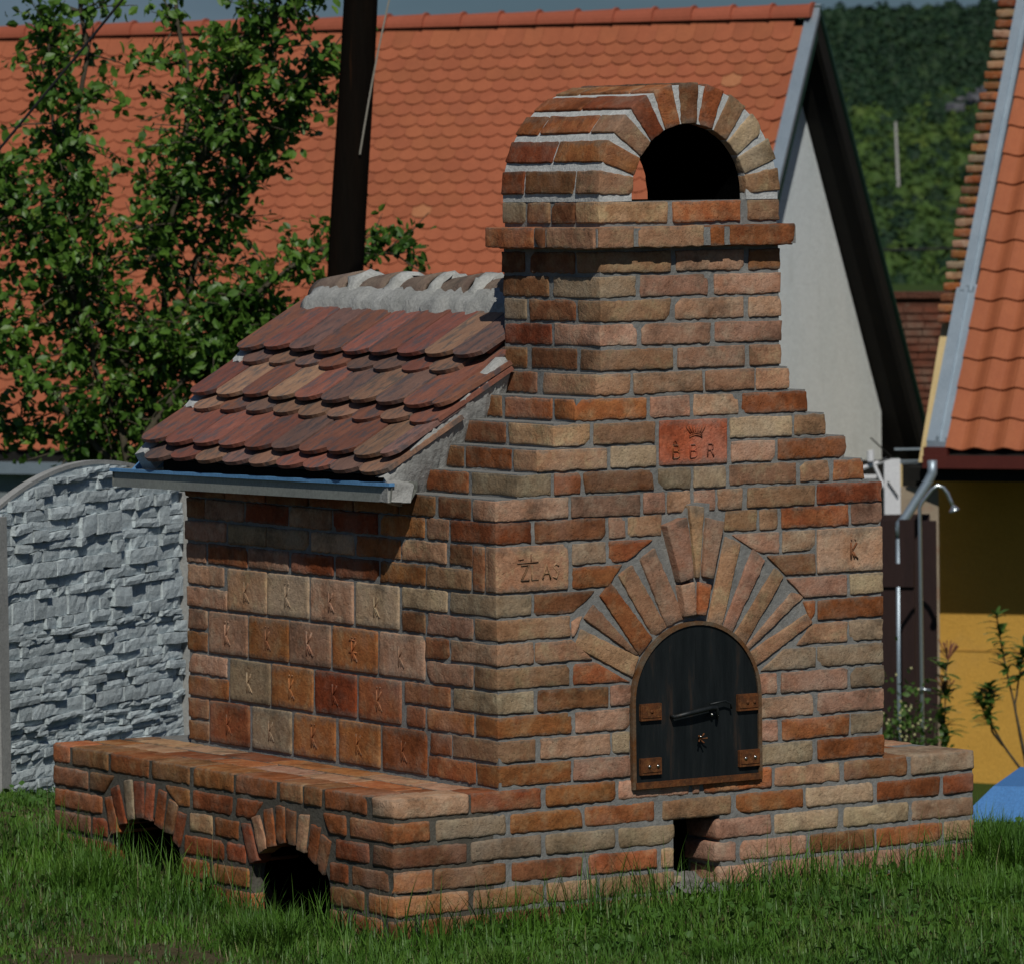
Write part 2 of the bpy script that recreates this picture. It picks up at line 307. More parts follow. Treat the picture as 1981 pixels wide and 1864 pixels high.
PF=[(-1,1,-0.396,-0.396,-0.113,-0.114,'p'),(-1,1,-0.103,-0.104,0.166,0.165,'o'),(-1,1,0.18,0.179,0.451,0.45,'o'),(-1,1,0.458,0.457,0.74,0.739,'p'),
(-1,1,0.751,0.75,0.78,0.779,'p'),(-1,1,0.792,0.791,1.066,1.065,'o'),(-1,1,1.078,1.077,1.345,1.344,'t'),(-1,1,1.359,1.358,1.623,1.622,'b'),
(-1,1,1.635,1.634,1.899,1.899,'g'),(-2,1,-0.396,-0.396,-0.258,-0.259,'o'),(-2,1,-0.237,-0.238,0.03,0.029,'g'),(-2,1,0.044,0.043,0.319,0.318,'o'),
(-2,1,0.33,0.329,0.603,0.602,'o'),(-2,1,0.628,0.627,0.904,0.903,'t'),(-2,1,0.922,0.921,1.195,1.194,'o'),(-2,1,1.204,1.203,1.479,1.479,'y'),
(-2,1,1.493,1.492,1.759,1.759,'r'),(-2,1,1.771,1.771,1.899,1.899,'r'),(-3,1,-0.396,-0.396,-0.119,-0.12,'b'),(-3,1,-0.106,-0.107,0.16,0.159,'g'),
(-3,1,0.178,0.177,0.445,0.444,'g'),(-3,1,0.456,0.455,0.677,0.676,'y'),(-3,1,0.842,0.841,1.064,1.063,'p'),(-3,1,1.073,1.072,1.334,1.333,'y'),
(-3,1,1.355,1.354,1.624,1.623,'y'),(-3,1,1.636,1.635,1.899,1.899,'m'),(-4,1,-0.396,-0.396,-0.253,-0.255,'o'),(-4,1,-0.243,-0.244,0.024,0.023,'b'),
(-4,1,0.045,0.044,0.32,0.319,'b'),(-4,1,0.341,0.34,0.608,0.607,'o'),(-4,1,0.622,0.621,0.674,0.673,'t'),(-4,1,0.832,0.831,0.919,0.919,'p'),
(-4,1,0.934,0.933,1.205,1.204,'p'),(-4,1,1.217,1.216,1.484,1.483,'b'),(-4,1,1.491,1.49,1.764,1.763,'o'),(-4,1,1.77,1.769,1.899,1.899,'t'),
(-5,1,-0.396,-0.396,-0.115,-0.116,'o'),(-5,1,-0.101,-0.102,0.168,0.167,'b'),(-5,1,0.177,0.176,0.372,0.371,'t'),(-5,1,0.383,0.382,0.675,0.674,'t'),
(-5,1,0.854,0.853,1.05,1.05,'p'),(-5,1,1.062,1.061,1.335,1.335,'p'),(-5,1,1.35,1.349,1.616,1.615,'p'),(-5,1,1.622,1.621,1.899,1.899,'t'),
(-6,1,-0.396,-0.396,-0.314,-0.315,'b'),(-6,1,-0.3,-0.301,-0.041,-0.042,'o'),(-6,1,-0.027,-0.028,0.237,0.236,'b'),(-6,1,0.248,0.247,0.506,0.505,'o'),
(-6,1,0.52,0.519,0.912,0.911,'t'),(-6,1,0.923,0.922,1.165,1.164,'o'),(-6,1,1.212,1.211,1.458,1.457,'p'),(-6,1,1.464,1.463,1.725,1.724,'o'),
(-6,1,1.737,1.737,1.899,1.899,'t'),(-7,1,-0.396,-0.396,-0.234,-0.235,'b'),(-7,1,-0.22,-0.221,0.027,0.026,'o'),(-7,1,0.041,0.04,0.292,0.291,'b'),
(-7,1,0.306,0.305,0.562,0.561,'t'),(-7,1,0.576,0.575,0.829,0.828,'t'),(-7,1,0.838,0.837,1.034,1.033,'p'),(-7,1,1.045,1.045,1.271,1.27,'p'),
(-7,1,1.283,1.282,1.511,1.51,'t'),(-7,1,1.523,1.522,1.755,1.754,'o'),(-7,1,1.767,1.767,1.899,1.899,'t')]
LEFT=[(11,1,1.982,1.984,1.715,1.717,'b'),(11,1,1.708,1.71,1.44,1.442,'b'),(11,1,1.426,1.428,1.158,1.16,'b'),(11,1,1.145,1.147,0.87,0.872,'b'),
(11,1,0.857,0.859,0.589,0.591,'b'),(11,1,0.57,0.572,0.36,0.362,'b'),(11,1,0.341,0.343,0.148,0.15,'b'),(11,1,0.129,0.131,0.0,0.0,'p'),
(10,1,1.977,1.979,1.854,1.856,'b'),(10,1,1.847,1.849,1.583,1.585,'m'),(10,1,1.568,1.57,1.29,1.292,'r'),(10,1,1.276,1.278,1.005,1.007,'m'),
(10,1,0.992,0.994,0.715,0.716,'r'),(10,1,0.695,0.697,0.425,0.427,'o'),(10,1,0.413,0.414,0.28,0.282,'t'),(10,1,0.268,0.269,0.0,0.0,'r'),
(9,1,1.984,1.986,1.706,1.708,'p'),(9,1,1.688,1.69,1.435,1.437,'y'),(9,1,1.423,1.425,1.158,1.16,'g'),(9,1,1.135,1.137,0.865,0.867,'y'),
(9,1,0.848,0.85,0.574,0.576,'o'),(9,1,0.563,0.565,0.296,0.298,'t'),(9,1,0.275,0.276,0.144,0.146,'b'),(8,1,1.981,1.983,1.847,1.849,'p'),
(8,1,1.831,1.833,1.566,1.568,'o'),(8,1,1.554,1.556,1.289,1.291,'p'),(8,1,1.265,1.266,0.999,1.001,'R'),(8,1,0.978,0.98,0.712,0.714,'r'),
(8,1,0.698,0.699,0.425,0.427,'o'),(8,1,0.414,0.416,0.151,0.153,'t'),(7,1,1.977,1.979,1.724,1.726,'p'),(7,1,0.567,0.569,0.295,0.297,'y'),
(7,1,0.273,0.275,0.0,0.0,'g'),(6,1,1.979,1.981,1.708,1.71,'p'),(6,1,0.569,0.571,0.43,0.431,'b'),(6,1,0.413,0.415,0.144,0.146,'p'),
(6,1,0.134,0.135,0.0,0.0,'t'),(5,1,1.975,1.978,1.846,1.848,'p'),(5,1,0.424,0.425,0.286,0.288,'b'),(5,1,0.275,0.277,0.0,0.0,'p'),
(4,1,1.981,1.983,1.848,1.85,'o'),(4,1,0.419,0.421,0.148,0.15,'p'),(4,1,0.134,0.136,0.0,0.0,'b'),(3,1,1.974,1.976,1.715,1.717,'p'),
(3,1,0.556,0.558,0.283,0.285,'o'),(3,1,0.262,0.264,0.0,0.0,'b'),(2,1,1.977,1.979,1.705,1.707,'o'),(2,1,0.55,0.551,0.438,0.439,'r'),
(2,1,0.421,0.423,0.147,0.149,'o'),(2,1,0.131,0.132,0.0,0.0,'o'),(1,1,1.983,1.985,1.846,1.848,'o'),(1,1,0.406,0.408,0.28,0.281,'R'),
(1,1,0.274,0.276,0.0,0.0,'t'),(0,1,1.982,1.984,1.848,1.85,'b'),(0,1,0.42,0.421,0.14,0.142,'o'),(0,1,0.129,0.131,0.0,0.0,'b')]
LEFT2=[(8,2,0.133,0.137,0.069,0.072,'b'),(8,2,0.047,0.051,0.0,0.0,'t'),(6,2,1.699,1.703,1.434,1.438,'t'),(6,2,1.428,1.432,1.157,1.161,'y'),
(6,2,1.145,1.149,0.872,0.876,'p'),(6,2,0.855,0.859,0.586,0.59,'y'),(4,2,1.832,1.836,1.57,1.574,'p'),(4,2,1.559,1.563,1.296,1.3,'o'),
(4,2,1.287,1.291,1.022,1.026,'p'),(4,2,1.008,1.012,0.725,0.728,'o'),(4,2,0.713,0.717,0.432,0.435,'p'),(2,2,1.69,1.695,1.421,1.426,'y'),
(2,2,1.41,1.415,1.14,1.144,'o'),(2,2,1.125,1.129,0.861,0.865,'R'),(2,2,0.844,0.848,0.581,0.585,'o'),(0,2,1.833,1.838,1.565,1.569,'o'),
(0,2,1.544,1.548,1.284,1.289,'g'),(0,2,1.269,1.273,0.999,1.004,'o'),(0,2,0.976,0.98,0.716,0.72,'o'),(0,2,0.699,0.703,0.429,0.432,'r')]
STEP=[(12,1,0.537,0.539,0.289,0.29,'o'),(12,1,0.27,0.271,0.0,0.0,'r'),(13,1,0.55,0.551,0.433,0.435,'b'),(13,1,0.417,0.418,0.149,0.15,'r'),
(13,1,0.135,0.137,0.0,0.0,'o'),(14,1,0.534,0.536,0.283,0.285,'b'),(14,1,0.263,0.264,0.0,0.0,'g'),(15,1,0.552,0.554,0.437,0.438,'b'),
(15,1,0.412,0.414,0.14,0.142,'r'),(15,1,0.123,0.125,0.0,0.0,'r'),(16,1,0.617,0.618,0.348,0.349,'b'),(16,1,0.31,0.312,0.0,0.0,'r')]
CHL=[(17,1,0.569,0.57,0.437,0.438,'b'),(17,1,0.407,0.409,0.143,0.144,'b'),(17,1,0.12,0.121,0.0,0.0,'R'),(18,1,0.563,0.565,0.287,0.289,'r'),
(18,1,0.269,0.271,0.0,0.0,'r'),(19,1,0.565,0.567,0.433,0.435,'g'),(19,1,0.418,0.419,0.145,0.147,'b'),(19,1,0.13,0.131,0.0,0.0,'m'),
(20,1,0.569,0.571,0.301,0.303,'b'),(20,1,0.272,0.273,0.0,0.0,'r'),(21,1,0.573,0.575,0.441,0.443,'b'),(21,1,0.406,0.407,0.147,0.149,'b'),
(21,1,0.136,0.137,0.0,0.0,'b'),(23,1,0.568,0.57,0.441,0.443,'g'),(23,1,0.423,0.424,0.293,0.294,'b'),(23,1,0.279,0.281,0.146,0.148,'b'),
(23,1,0.133,0.134,0.0,0.0,'w')]
COR=[(22,1,0.601,0.603,0.325,0.326,'o'),(22,1,0.306,0.308,0.255,0.257,'b'),(22,1,0.237,0.238,-0.035,-0.035,'t')]
PL=[(-1,1,2.247,2.25,2.123,2.125,'o'),(-1,1,2.108,2.11,1.849,1.852,'b'),(-1,1,1.835,1.837,1.565,1.568,'o'),(-1,1,1.548,1.55,1.288,1.29,'b'),
(-1,1,1.267,1.269,0.998,1.0,'o'),(-1,1,0.984,0.986,0.721,0.723,'r'),(-1,1,0.701,0.703,0.555,0.557,'b'),(-1,1,0.544,0.546,0.435,0.437,'b'),
(-1,1,0.417,0.419,0.158,0.159,'r'),(-1,1,0.132,0.134,0.0,0.0,'p'),(-2,1,2.247,2.25,1.996,1.999,'b'),(-2,1,1.981,1.984,1.808,1.877,'b'),
(-2,1,1.475,1.37,1.291,1.293,'o'),(-2,1,1.27,1.272,1.007,1.009,'r'),(-2,1,0.986,0.989,0.801,0.88,'r'),(-2,1,0.441,0.385,0.287,0.289,'r'),
(-2,1,0.268,0.269,0.0,0.0,'o'),(-3,1,2.241,2.243,1.899,1.902,'r'),(-3,1,1.293,1.296,1.14,1.142,'t'),(-3,1,1.126,1.128,0.968,0.971,'r'),
(-3,1,0.353,0.355,0.149,0.151,'r'),(-3,1,0.13,0.132,0.0,0.0,'t'),(-4,1,2.244,2.246,1.984,1.986,'b'),(-4,1,1.969,1.971,1.862,1.864,'r'),
(-4,1,1.331,1.333,1.067,1.069,'r'),(-4,1,1.053,1.055,0.923,0.925,'r'),(-4,1,0.394,0.396,0.278,0.28,'r'),(-4,1,0.259,0.261,0.032,0.034,'b'),
(-4,1,0.007,0.009,0.0,0.0,'o'),(-5,1,2.256,2.258,2.107,2.109,'b'),(-5,1,2.092,2.094,1.838,1.841,'r'),(-5,1,1.348,1.35,1.166,1.168,'r'),
(-5,1,1.152,1.154,0.905,0.907,'o'),(-5,1,0.396,0.398,0.185,0.187,'b'),(-5,1,0.16,0.162,0.0,0.0,'b'),(-6,1,2.259,2.261,2.005,2.007,'b'),
(-6,1,1.99,1.992,1.841,1.843,'r'),(-6,1,1.35,1.353,1.085,1.088,'r'),(-6,1,1.072,1.074,0.894,0.896,'o'),(-6,1,0.398,0.4,0.289,0.291,'b'),
(-6,1,0.264,0.265,0.074,0.076,'o'),(-6,1,0.049,0.051,0.0,0.0,'b')]
V1=[([(0.319,0.48),(0.543,0.378),(0.519,0.32),(0.298,0.434)],'b'),([(0.367,0.558),(0.541,0.391),(0.531,0.386),(0.335,0.521)],'t'),([(0.434,0.624),(0.595,0.436),(0.549,0.388),(0.397,0.591)],'o'),([(0.516,0.677),(0.651,0.468),(0.603,0.442),(0.471,0.651)],'o'),
([(0.604,0.727),(0.72,0.493),(0.656,0.473),(0.556,0.699)],'p'),([(0.882,0.729),(0.947,0.713),(0.874,0.473),(0.817,0.492)],'t'),([(0.987,0.689),(1.038,0.653),(0.919,0.451),(0.88,0.469)],'t'),([(1.07,0.623),(1.114,0.6),(0.967,0.402),(0.927,0.444)],'o'),
([(1.149,0.556),(1.187,0.53),(0.984,0.385),(0.972,0.397)],'t'),([(1.194,0.476),(1.221,0.445),(1.006,0.324),(0.983,0.374)],'t')]
V2=[([(0.718,0.826),(0.744,0.628),(0.691,0.616),(0.637,0.802)],'p'),([(0.726,0.863),(0.787,0.856),(0.764,0.627),(0.751,0.627)],'t'),([(0.795,0.819),(0.867,0.804),(0.819,0.621),(0.776,0.63)],'p'),([(0.691,0.606),(0.747,0.614),(0.751,0.508),(0.71,0.502)],'p'),
([(0.76,0.616),(0.813,0.602),(0.788,0.504),(0.756,0.508)],'o')]
V3=[([(1.877,-0.17),(1.825,-0.158),(1.778,-0.279),(1.837,-0.295)],'r'),([(1.832,-0.134),(1.78,-0.118),(1.726,-0.246),(1.777,-0.257)],'r'),([(1.742,-0.101),(1.684,-0.092),(1.667,-0.226),(1.715,-0.234)],'g'),([(1.669,-0.095),(1.604,-0.093),(1.608,-0.217),(1.659,-0.222)],'r'),
([(1.583,-0.094),(1.525,-0.093),(1.551,-0.222),(1.598,-0.22)],'r'),([(1.497,-0.108),(1.447,-0.114),(1.48,-0.244),(1.53,-0.231)],'r'),([(1.426,-0.134),(1.37,-0.15),(1.409,-0.255),(1.466,-0.25)],'b'),([(1.371,-0.171),(1.315,-0.18),(1.361,-0.293),(1.403,-0.272)],'r'),
([(0.948,-0.174),(0.894,-0.169),(0.843,-0.284),(0.898,-0.303)],'r'),([(0.88,-0.147),(0.832,-0.136),(0.784,-0.241),(0.836,-0.263)],'t'),([(0.805,-0.116),(0.751,-0.105),(0.728,-0.225),(0.779,-0.24)],'r'),([(0.724,-0.095),(0.671,-0.094),(0.668,-0.213),(0.721,-0.221)],'r'),
([(0.657,-0.096),(0.598,-0.105),(0.608,-0.214),(0.661,-0.212)],'b'),([(0.572,-0.109),(0.513,-0.107),(0.543,-0.235),(0.595,-0.226)],'t'),([(0.501,-0.133),(0.443,-0.141),(0.479,-0.265),(0.524,-0.243)],'r'),([(0.437,-0.16),(0.379,-0.182),(0.428,-0.294),(0.472,-0.271)],'b')]# ================= GROUND =================
Rh=np.array([math.cos(yaw),-math.sin(yaw),0]); Fh=np.array([math.sin(yaw),math.cos(yaw),0]); C0=np.array([CAM[0],CAM[1],0.])
def site(a,b,z=0.): return C0+a*Rh+b*Fh+np.array([0,0,z])
def ss(x,a,b):
    t=np.clip((np.asarray(x,float)-a)/(b-a),0,1); return t*t*(3-2*t)
def gz(a,b):
    """height of the terrain at site coordinates (a right of the view axis, b along it)"""
    a=np.asarray(a,float); b=np.asarray(b,float)
    b0=19.9-.6*ss(a,.5,1.6)
    z=-.452+.03*np.sin(a*1.7+b*.9)*np.sin(b*1.3)*.6+ .035*np.clip((a-.5),-1,2)*(1-ss(b,18.4,19.6))+.10*ss(-a,.5,1.35)*ss(b,17.2,18.7)
    z=z-2.75*ss(b,b0,b0+11.6)
    h=np.interp(b,[0,150,440,660,990,1540,1670,2200,3000],[0,0,-4.2,1.3,14.5,44.,45.,20,0])
    side=1+np.clip((a/np.maximum(b,1)-.055)*1.8,-.45,.2)
    return z+h*side
import bmesh
bb=np.concatenate([np.arange(2,15,1.),np.arange(15,24,.12),np.arange(24,45,1.),np.arange(45,130,8.),np.arange(130,1750,40.),[1900,2200,2600,3400]])
aa=np.concatenate([[-2500,-1200,-600,-300,-120,-50,-25,-12,-7],np.arange(-4.5,4.6,.12),[7,12,18,25,32,40,50,60,75,90,110,140,200,400,900,2500]])
A_,B_=np.meshgrid(aa,bb); Z_=gz(A_,B_)
near=(B_<23)&(abs(A_)<5); Z_=Z_+np.where(near,rng.normal(size=Z_.shape)*.006,0)
V=C0+A_[...,None]*Rh+B_[...,None]*Fh; V=V.reshape(-1,3); V[:,2]=Z_.ravel()
na,nb=len(aa),len(bb); F=[[j*na+i,j*na+i+1,(j+1)*na+i+1,(j+1)*na+i] for j in range(nb-1) for i in range(na-1)]
SOIL=material('soil',(.14,.10,.06),(.05,.055,.024),rough=1,scale=3.2,bump=.8,bscale=40,bdist=.02,c3=(.12,.095,.06),s3=25,f3=.5,spec=.1)
LAWN=material('far_lawn',(.05,.085,.018),(.035,.06,.014),rough=1,scale=.6,bump=.8,bscale=9,bdist=.05,c3=(.09,.10,.03),s3=2,f3=.5,spec=.1)
g=mesh('ground',V,F,[SOIL,LAWN],smooth=True); tag(g,kind='structure')
g.data.polygons.foreach_set('material_index',[int(bb[j]>23.9 or abs(aa[i])>4.6) for j in range(nb-1) for i in range(na-1)])

# ================= OVEN =================
oven=tag(empty('brick_oven',(.7,1.,-.45)),'brown brick outdoor oven with stepped gable, arched chimney, tiled roof and black iron door','oven')
front=(np.array([0,0,0.]),np.array([1.,0,0]),np.array([0,-1.,0]))
def left(x): return (np.array([x,0,0.]),np.array([0,1.,0]),np.array([-1.,0,0]))
def lay(name,e,fr,depth,**k):
    q,c=rect(e); return brick(name,q,fr,depth,BM[c],oven,**k)
corner={}   # length of the corner bricks on the left side
for e in LEFT: 
    if e[4]==0: corner[e[0]]=e[2]
for e in STEP+CHL:
    if e[4]==0: corner[e[0]]=e[2]
for e in FRONT:
    n=e[0]; x0=0. if n<12 else STEPX.get(n,.41)
    if n==22: lay('brick',e,(np.array([0,-.048,0]),front[1],front[2]),.42 if False else .14,proud=0); continue
    if n in STEPX and abs(e[3]-x0)<.06: e=(n,e[1],x0,x0)+tuple(e[4:])
    if n in STEPR and abs(e[5]-STEPR[n])<.03: e=tuple(e[:4])+(STEPR[n],STEPR[n],e[6])
    lay('brick',e,front,corner.get(n,.12) if abs(e[3]-x0)<.004 else .12)
for e in FRONT2:
    q,c=rect(e); o=brick('stamped_brick',q,front,.065,BM[c],oven,rough=.6,proud=.003)
for e in LEFT:
    if e[4]>0: lay('brick',e,left(0.),.12)
for e in STEP:
    if e[4]>0:
        lay('brick',e,left(STEPX[e[0]]),.14)
for e in CHL:
    if e[4]>0: lay('brick',e,left(.41),.12)
for e in COR:
    lay('brick',e if e[4]!=0 else tuple(e[:4])+(.096,.096,'t'),left(.362),.14,proud=0)
for e in PF:
    n=e[0]; dp=.13
    if abs(e[3]+.3957)<.004:
        m_=[k for k in PL if k[0]==n and k[4]==0]; dp=m_[0][2] if m_ else .13
        e=(n,e[1],-LL,-LL)+tuple(e[4:])
    jamb=(n in (-3,-4,-5) and .83<e[3]<.9); 
    if abs(e[5]-1.8986)<.004: dp=.24
    lay('brick',e,front,.18 if jamb else dp,r=.009)
for e in PL:
    if e[4]>0: lay('brick',e,left(-LL),.14,r=.009)
SB=[]
for e in LEFT2:
    q,c=rect(e); o=brick('stamped_brick' if e[2]-e[4]>.1 or e[4]==0 else 'brick',q,left(0.) ,.065 if e[4]>0 else .06,BM[c],oven,rough=.55,r=.006,proud=.002,jit=.6)
    if e[2]-e[4]>.15: SB.append((o,q,c))
def widen(q,k):
    A,B,C_,D_=[np.array(v) for v in q]; m1,m2=(A+D_)/2,(B+C_)/2
    return [tuple(m1+(A-m1)*k),tuple(m2+(B-m2)*min(k,1.12)),tuple(m2+(C_-m2)*min(k,1.12)),tuple(m1+(D_-m1)*k)]
for i,(q,c) in enumerate(V1):
    q=widen(q,1.2); c='ttotptptpt'[i]
    brick('arch_brick',q,front,.12,BM[c],oven,proud=.003,rough=.8,jit=0)
fk=(np.array([0,-.032,0]),front[1],front[2])
for q,c in V2: brick('keystone_brick',q,fk,.10,BM[c],oven,proud=0,rough=.5,jit=0)
mb=MB(); mb.prism([(.69,.80),(.735,.865),(.775,.87),(.815,.865),(.80,.66),(.795,.53),(.75,.53),(.735,.62)],1,-.018,.02); finish(mb.build('keystone_mortar',MORT,oven))
for q,c in V3: brick('arch_brick',q,left(-LL),.16,BM[c],oven,proud=.003,rough=.8,jit=0)
# chimney cap: barrel arch of radial bricks
CX,CZ=.765,1.868; k=0
for i in range(11):
    a=math.radians(180-(6.5+i*16.7)); hw=.031
    er=np.array([math.cos(a),math.sin(a)]); et=np.array([-math.sin(a),math.cos(a)])
    P=lambda r_,s_: tuple(np.array([CX,CZ])+er*r_+et*s_)
    quad=[P(.222,hw-.002),P(.3565,hw+.006),P(.3565,-hw-.006),P(.222,-hw+.002)]
    cols='tooorbromtyt'
    lens=[.285,.275] if i%2 else [.135,.285,.13]
    y=0.
    for j,l_ in enumerate(lens):
        brick('cap_brick',quad,front,l_,BM['totrobrtygtp'[(i+j*5)%12]] if j==0 else BM['orobror'[(i+j*3)%7]],oven,d0=y+.001,proud=.001,rough=.75,dstep=.02,jit=.6)
        y+=l_+.012
# bench tops: paving bricks behind the edge course
cl='ootportoptoorptt'
kk=0
for row,(x0,x1) in enumerate(((-.248,-.134),(-.118,-.003))):
    y=.005+.12*row-.07
    while y<2.2:
        l_=min(.285,2.235-y); y0=max(y,.14)
        if y+l_-y0>.05:
            z=-.078; q=[(y0,z),(y+l_,z),(y+l_,z+.064),(y0,z+.064)]
            brick('bench_brick',q,left(x0),x1-x0,BM[cl[kk%16]],oven,proud=0,rough=.5,r=.004); kk+=1
        y+=.302
for row in range(3):
    x0=1.53+row*.122
    if row==2: x1=1.893
    else: x1=x0+.115
    y=.135+.1*row
    while y<2.2:
        l_=.285; z=-.078; q=[(y,z),(y+l_,z),(y+l_,z+.064),(y,z+.064)]
        brick('bench_brick',q,left(x0),x1-x0,BM[cl[kk%16]],oven,proud=0,rough=.5,r=.004); kk+=1; y+=.302
# mortar core
e_=.0045
def arcpts(cy,cz,ry,rz,n=12): return [(cy-ry*math.cos(math.pi*i/n),cz+rz*math.sin(math.pi*i/n)) for i in range(n+1)]
mb=MB()
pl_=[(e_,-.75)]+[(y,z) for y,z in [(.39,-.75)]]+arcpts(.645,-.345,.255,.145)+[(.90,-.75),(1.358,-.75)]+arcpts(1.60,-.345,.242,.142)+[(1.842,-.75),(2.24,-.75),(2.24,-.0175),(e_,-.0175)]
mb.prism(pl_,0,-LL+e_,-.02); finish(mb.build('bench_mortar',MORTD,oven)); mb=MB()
mb.box(-.0195,e_,-.75,.672,2.24,-.0175); mb.box(.858,e_,-.75,RR-e_,2.24,-.0175); mb.box(.672,e_,-.155,.858,2.24,-.0175); mb.box(.672,.6,-.75,.858,2.24,-.155); mb.box(.672,.02,-.75,.858,.6,-.385)
finish(mb.build('plinth_mortar',MORT,oven))
def shade_lining(yc,ry,rz_):  # black sheet inside each bench arch, painting in the shade of the hollow
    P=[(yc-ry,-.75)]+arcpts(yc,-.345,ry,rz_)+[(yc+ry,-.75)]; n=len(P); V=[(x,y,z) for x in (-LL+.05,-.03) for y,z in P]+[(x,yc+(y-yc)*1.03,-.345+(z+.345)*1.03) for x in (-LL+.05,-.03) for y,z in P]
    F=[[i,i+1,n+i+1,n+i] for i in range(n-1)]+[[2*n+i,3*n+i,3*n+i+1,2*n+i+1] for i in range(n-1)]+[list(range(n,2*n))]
    finish(mesh('tunnel_shade_lining',V,F,SOOT_SHADE,oven))
shade_lining(.645,.238,.128); shade_lining(1.60,.225,.125)
mb=MB(); mb.box(.676,.16,-.75,.679,.598,-.157); mb.box(.676,.594,-.75,.85,.597,-.157); mb.box(.679,.02,-.159,.85,.59,-.1565); mb.box(.85,.184,-.75,.853,.598,-.157); finish(mb.build('ash_pit_shade_lining',SOOT_SHADE,oven))  # black sheets that paint the draught hole's inner shade
mb=MB()
mb.box(e_,e_+.0004,-.017,W_-e_,1.976,.834)
for n in range(11,17):
    x0=0 if n==11 else STEPX[n]; x1=STEPR[n]; mb.box(x0+e_,e_+(n%2)*.0007,ZB[n]-.0095,x1-e_,.57,ZB[n+1]-.0075)
mb.box(.41+e_,e_+.0011,1.285,1.12-e_,.57,1.70); mb.box(.372,-.0425,1.700,1.152,.60,1.758); mb.box(.41+.008,.008,1.756,1.12-.008,.567,1.845)
finish(mb.build('wall_mortar',MORT,oven))
mb=MB()
n_=28; ou=[(CX+.350*math.cos(math.pi*i/n_),CZ+.350*math.sin(math.pi*i/n_)) for i in range(n_+1)]; inn=[(CX+.225*math.cos(math.pi*i/n_),CZ+.225*math.sin(math.pi*i/n_)) for i in range(n_+1)]
ou=[(CX+.350,1.845)]+ou+[(CX-.350,1.845)]; inn=[(CX+.225,1.845)]+inn+[(CX-.225,1.845)]
m=len(ou); V=[(x,y,z) for y in (.0055,.572) for x,z in ou+inn]; F=[]
for i in range(m-1):
    F+=[[i,i+1,m+i+1,m+i],[2*m+i,3*m+i,3*m+i+1,2*m+i+1],[i,2*m+i,2*m+i+1,i+1],[m+i,m+i+1,3*m+i+1,3*m+i]]
o=mesh('cap_mortar',V,F,MORTL,oven); finish(o)
mb=MB(); inn2=[(CX+.2195*math.cos(math.pi*i/n_),CZ+.2195*math.sin(math.pi*i/n_)) for i in range(n_+1)]
inn2=[(CX+.2195,1.848)]+inn2+[(CX-.2195,1.848)]; m=len(inn2)
V=[(x,y,z) for y in (.035,.565) for x,z in inn2]+[(CX+(x-CX)*1.008,y,CZ+(z-CZ)*1.008) for y in (.035,.565) for x,z in inn2]
F=[[i,i+m,i+1+m,i+1] for i in range(m-1)]+[[2*m+i,2*m+i+1,3*m+i+1,3*m+i] for i in range(m-1)]
o=mesh('flue_lining',V,F,SOOT_SHADE,oven); finish(o)
mb=MB(); mb.box(.545,.03,1.845,.985,.56,1.8475); mb.build('flue_floor',SOOT_SHADE,oven)
# ash at the draught hole
ASH=material('ash',(.26,.25,.24),(.15,.14,.13),rough=1,scale=30,bump=.8,bscale=90)
V=[];F=[]
for j in range(9):
    for i in range(12): V.append((.68+i*.0165,-.05+j*.05,-.372-.02*(j==0)+rng.normal()*.006+(.02 if j>3 else 0)))
for j in range(8):
    for i in range(11): F.append([j*12+i,j*12+i+1,(j+1)*12+i+1,(j+1)*12+i])
mesh('ash_heap',V,F,ASH,oven)
for i in range(9):
    x,y=rng.uniform(.69,.85),rng.uniform(-.04,.12); s=rng.uniform(.008,.02); q=[(x,-.372),(x+s*1.5,-.372),(x+s*1.3,-.372+s),(x,-.372+s)]
    brick('rubble',q,(np.array([0,y,0]),front[1],front[2]),s,BM['w' if i%2 else 'g'],oven,rough=.5,r=.003)
# ---------- stamps in the brick faces: thin raised strokes
def strokes(parent,paths,O,S,Nn,size,mat,rad=.0022,name='stamp_letter'):
    m_=MB()
    for P in paths:
        m_.tube([np.array(O)+np.array(S)*x*size+np.array([0,0,1.])*y*size+np.array(Nn)*.0025 for x,y in P],[rad]*len(P),n=5)
    return m_.build(name,mat,parent,smooth=True)
K=[[(0,0),(0,1)],[(.06,.46),(.42,.95)],[(.06,.46),(.26,.05)],[(.14,.42),(.5,-.02)]]
DOT=[[(.02,1.12),(.07,1.16)],[(.3,1.12),(.35,1.16)]]
for i,(o,q,c) in enumerate(SB):
    ym=(q[0][0]+q[1][0])/2; zc=(q[0][1]+q[2][1])/2
    s=.068 if i!=6 else .08
    P=K+(DOT if i in (1,4,5,10,12,7,15) else [])
    if i==7: P=P+[[(-.25,.42),(.45,.42)],[(-.2,1.02),(.3,1.0)]]
    strokes(o,P,(0,ym+.012,zc-.036),(0,-1,0),(-1,0,0),s,BM[c],rad=.0028 if i!=6 else .0042)
fs=[o for o in oven.children if o.name.startswith('stamped')][:3]
B=[[(0,0),(0,1),(.38,1),(.52,.88),(.52,.68),(.38,.54),(0,.54)],[(.38,.54),(.58,.42),(.58,.14),(.42,0),(0,0)]]
Rl=[[(0,0),(0,1),(.38,1),(.52,.86),(.5,.66),(.36,.52),(0,.52)],[(.3,.52),(.58,0)]]
Zl=[[(0,1),(.6,1),(.0,0),(.62,0)]]; Ll=[[(0,1),(0,0),(.5,0)]]; Al=[[(0,0),(.32,1),(.64,0)],[(.12,.38),(.5,.38)]]; Sl=[[(.45,.85),(.2,1),(.03,.8),(.4,.4),(.25,.02),(0,.15)]]
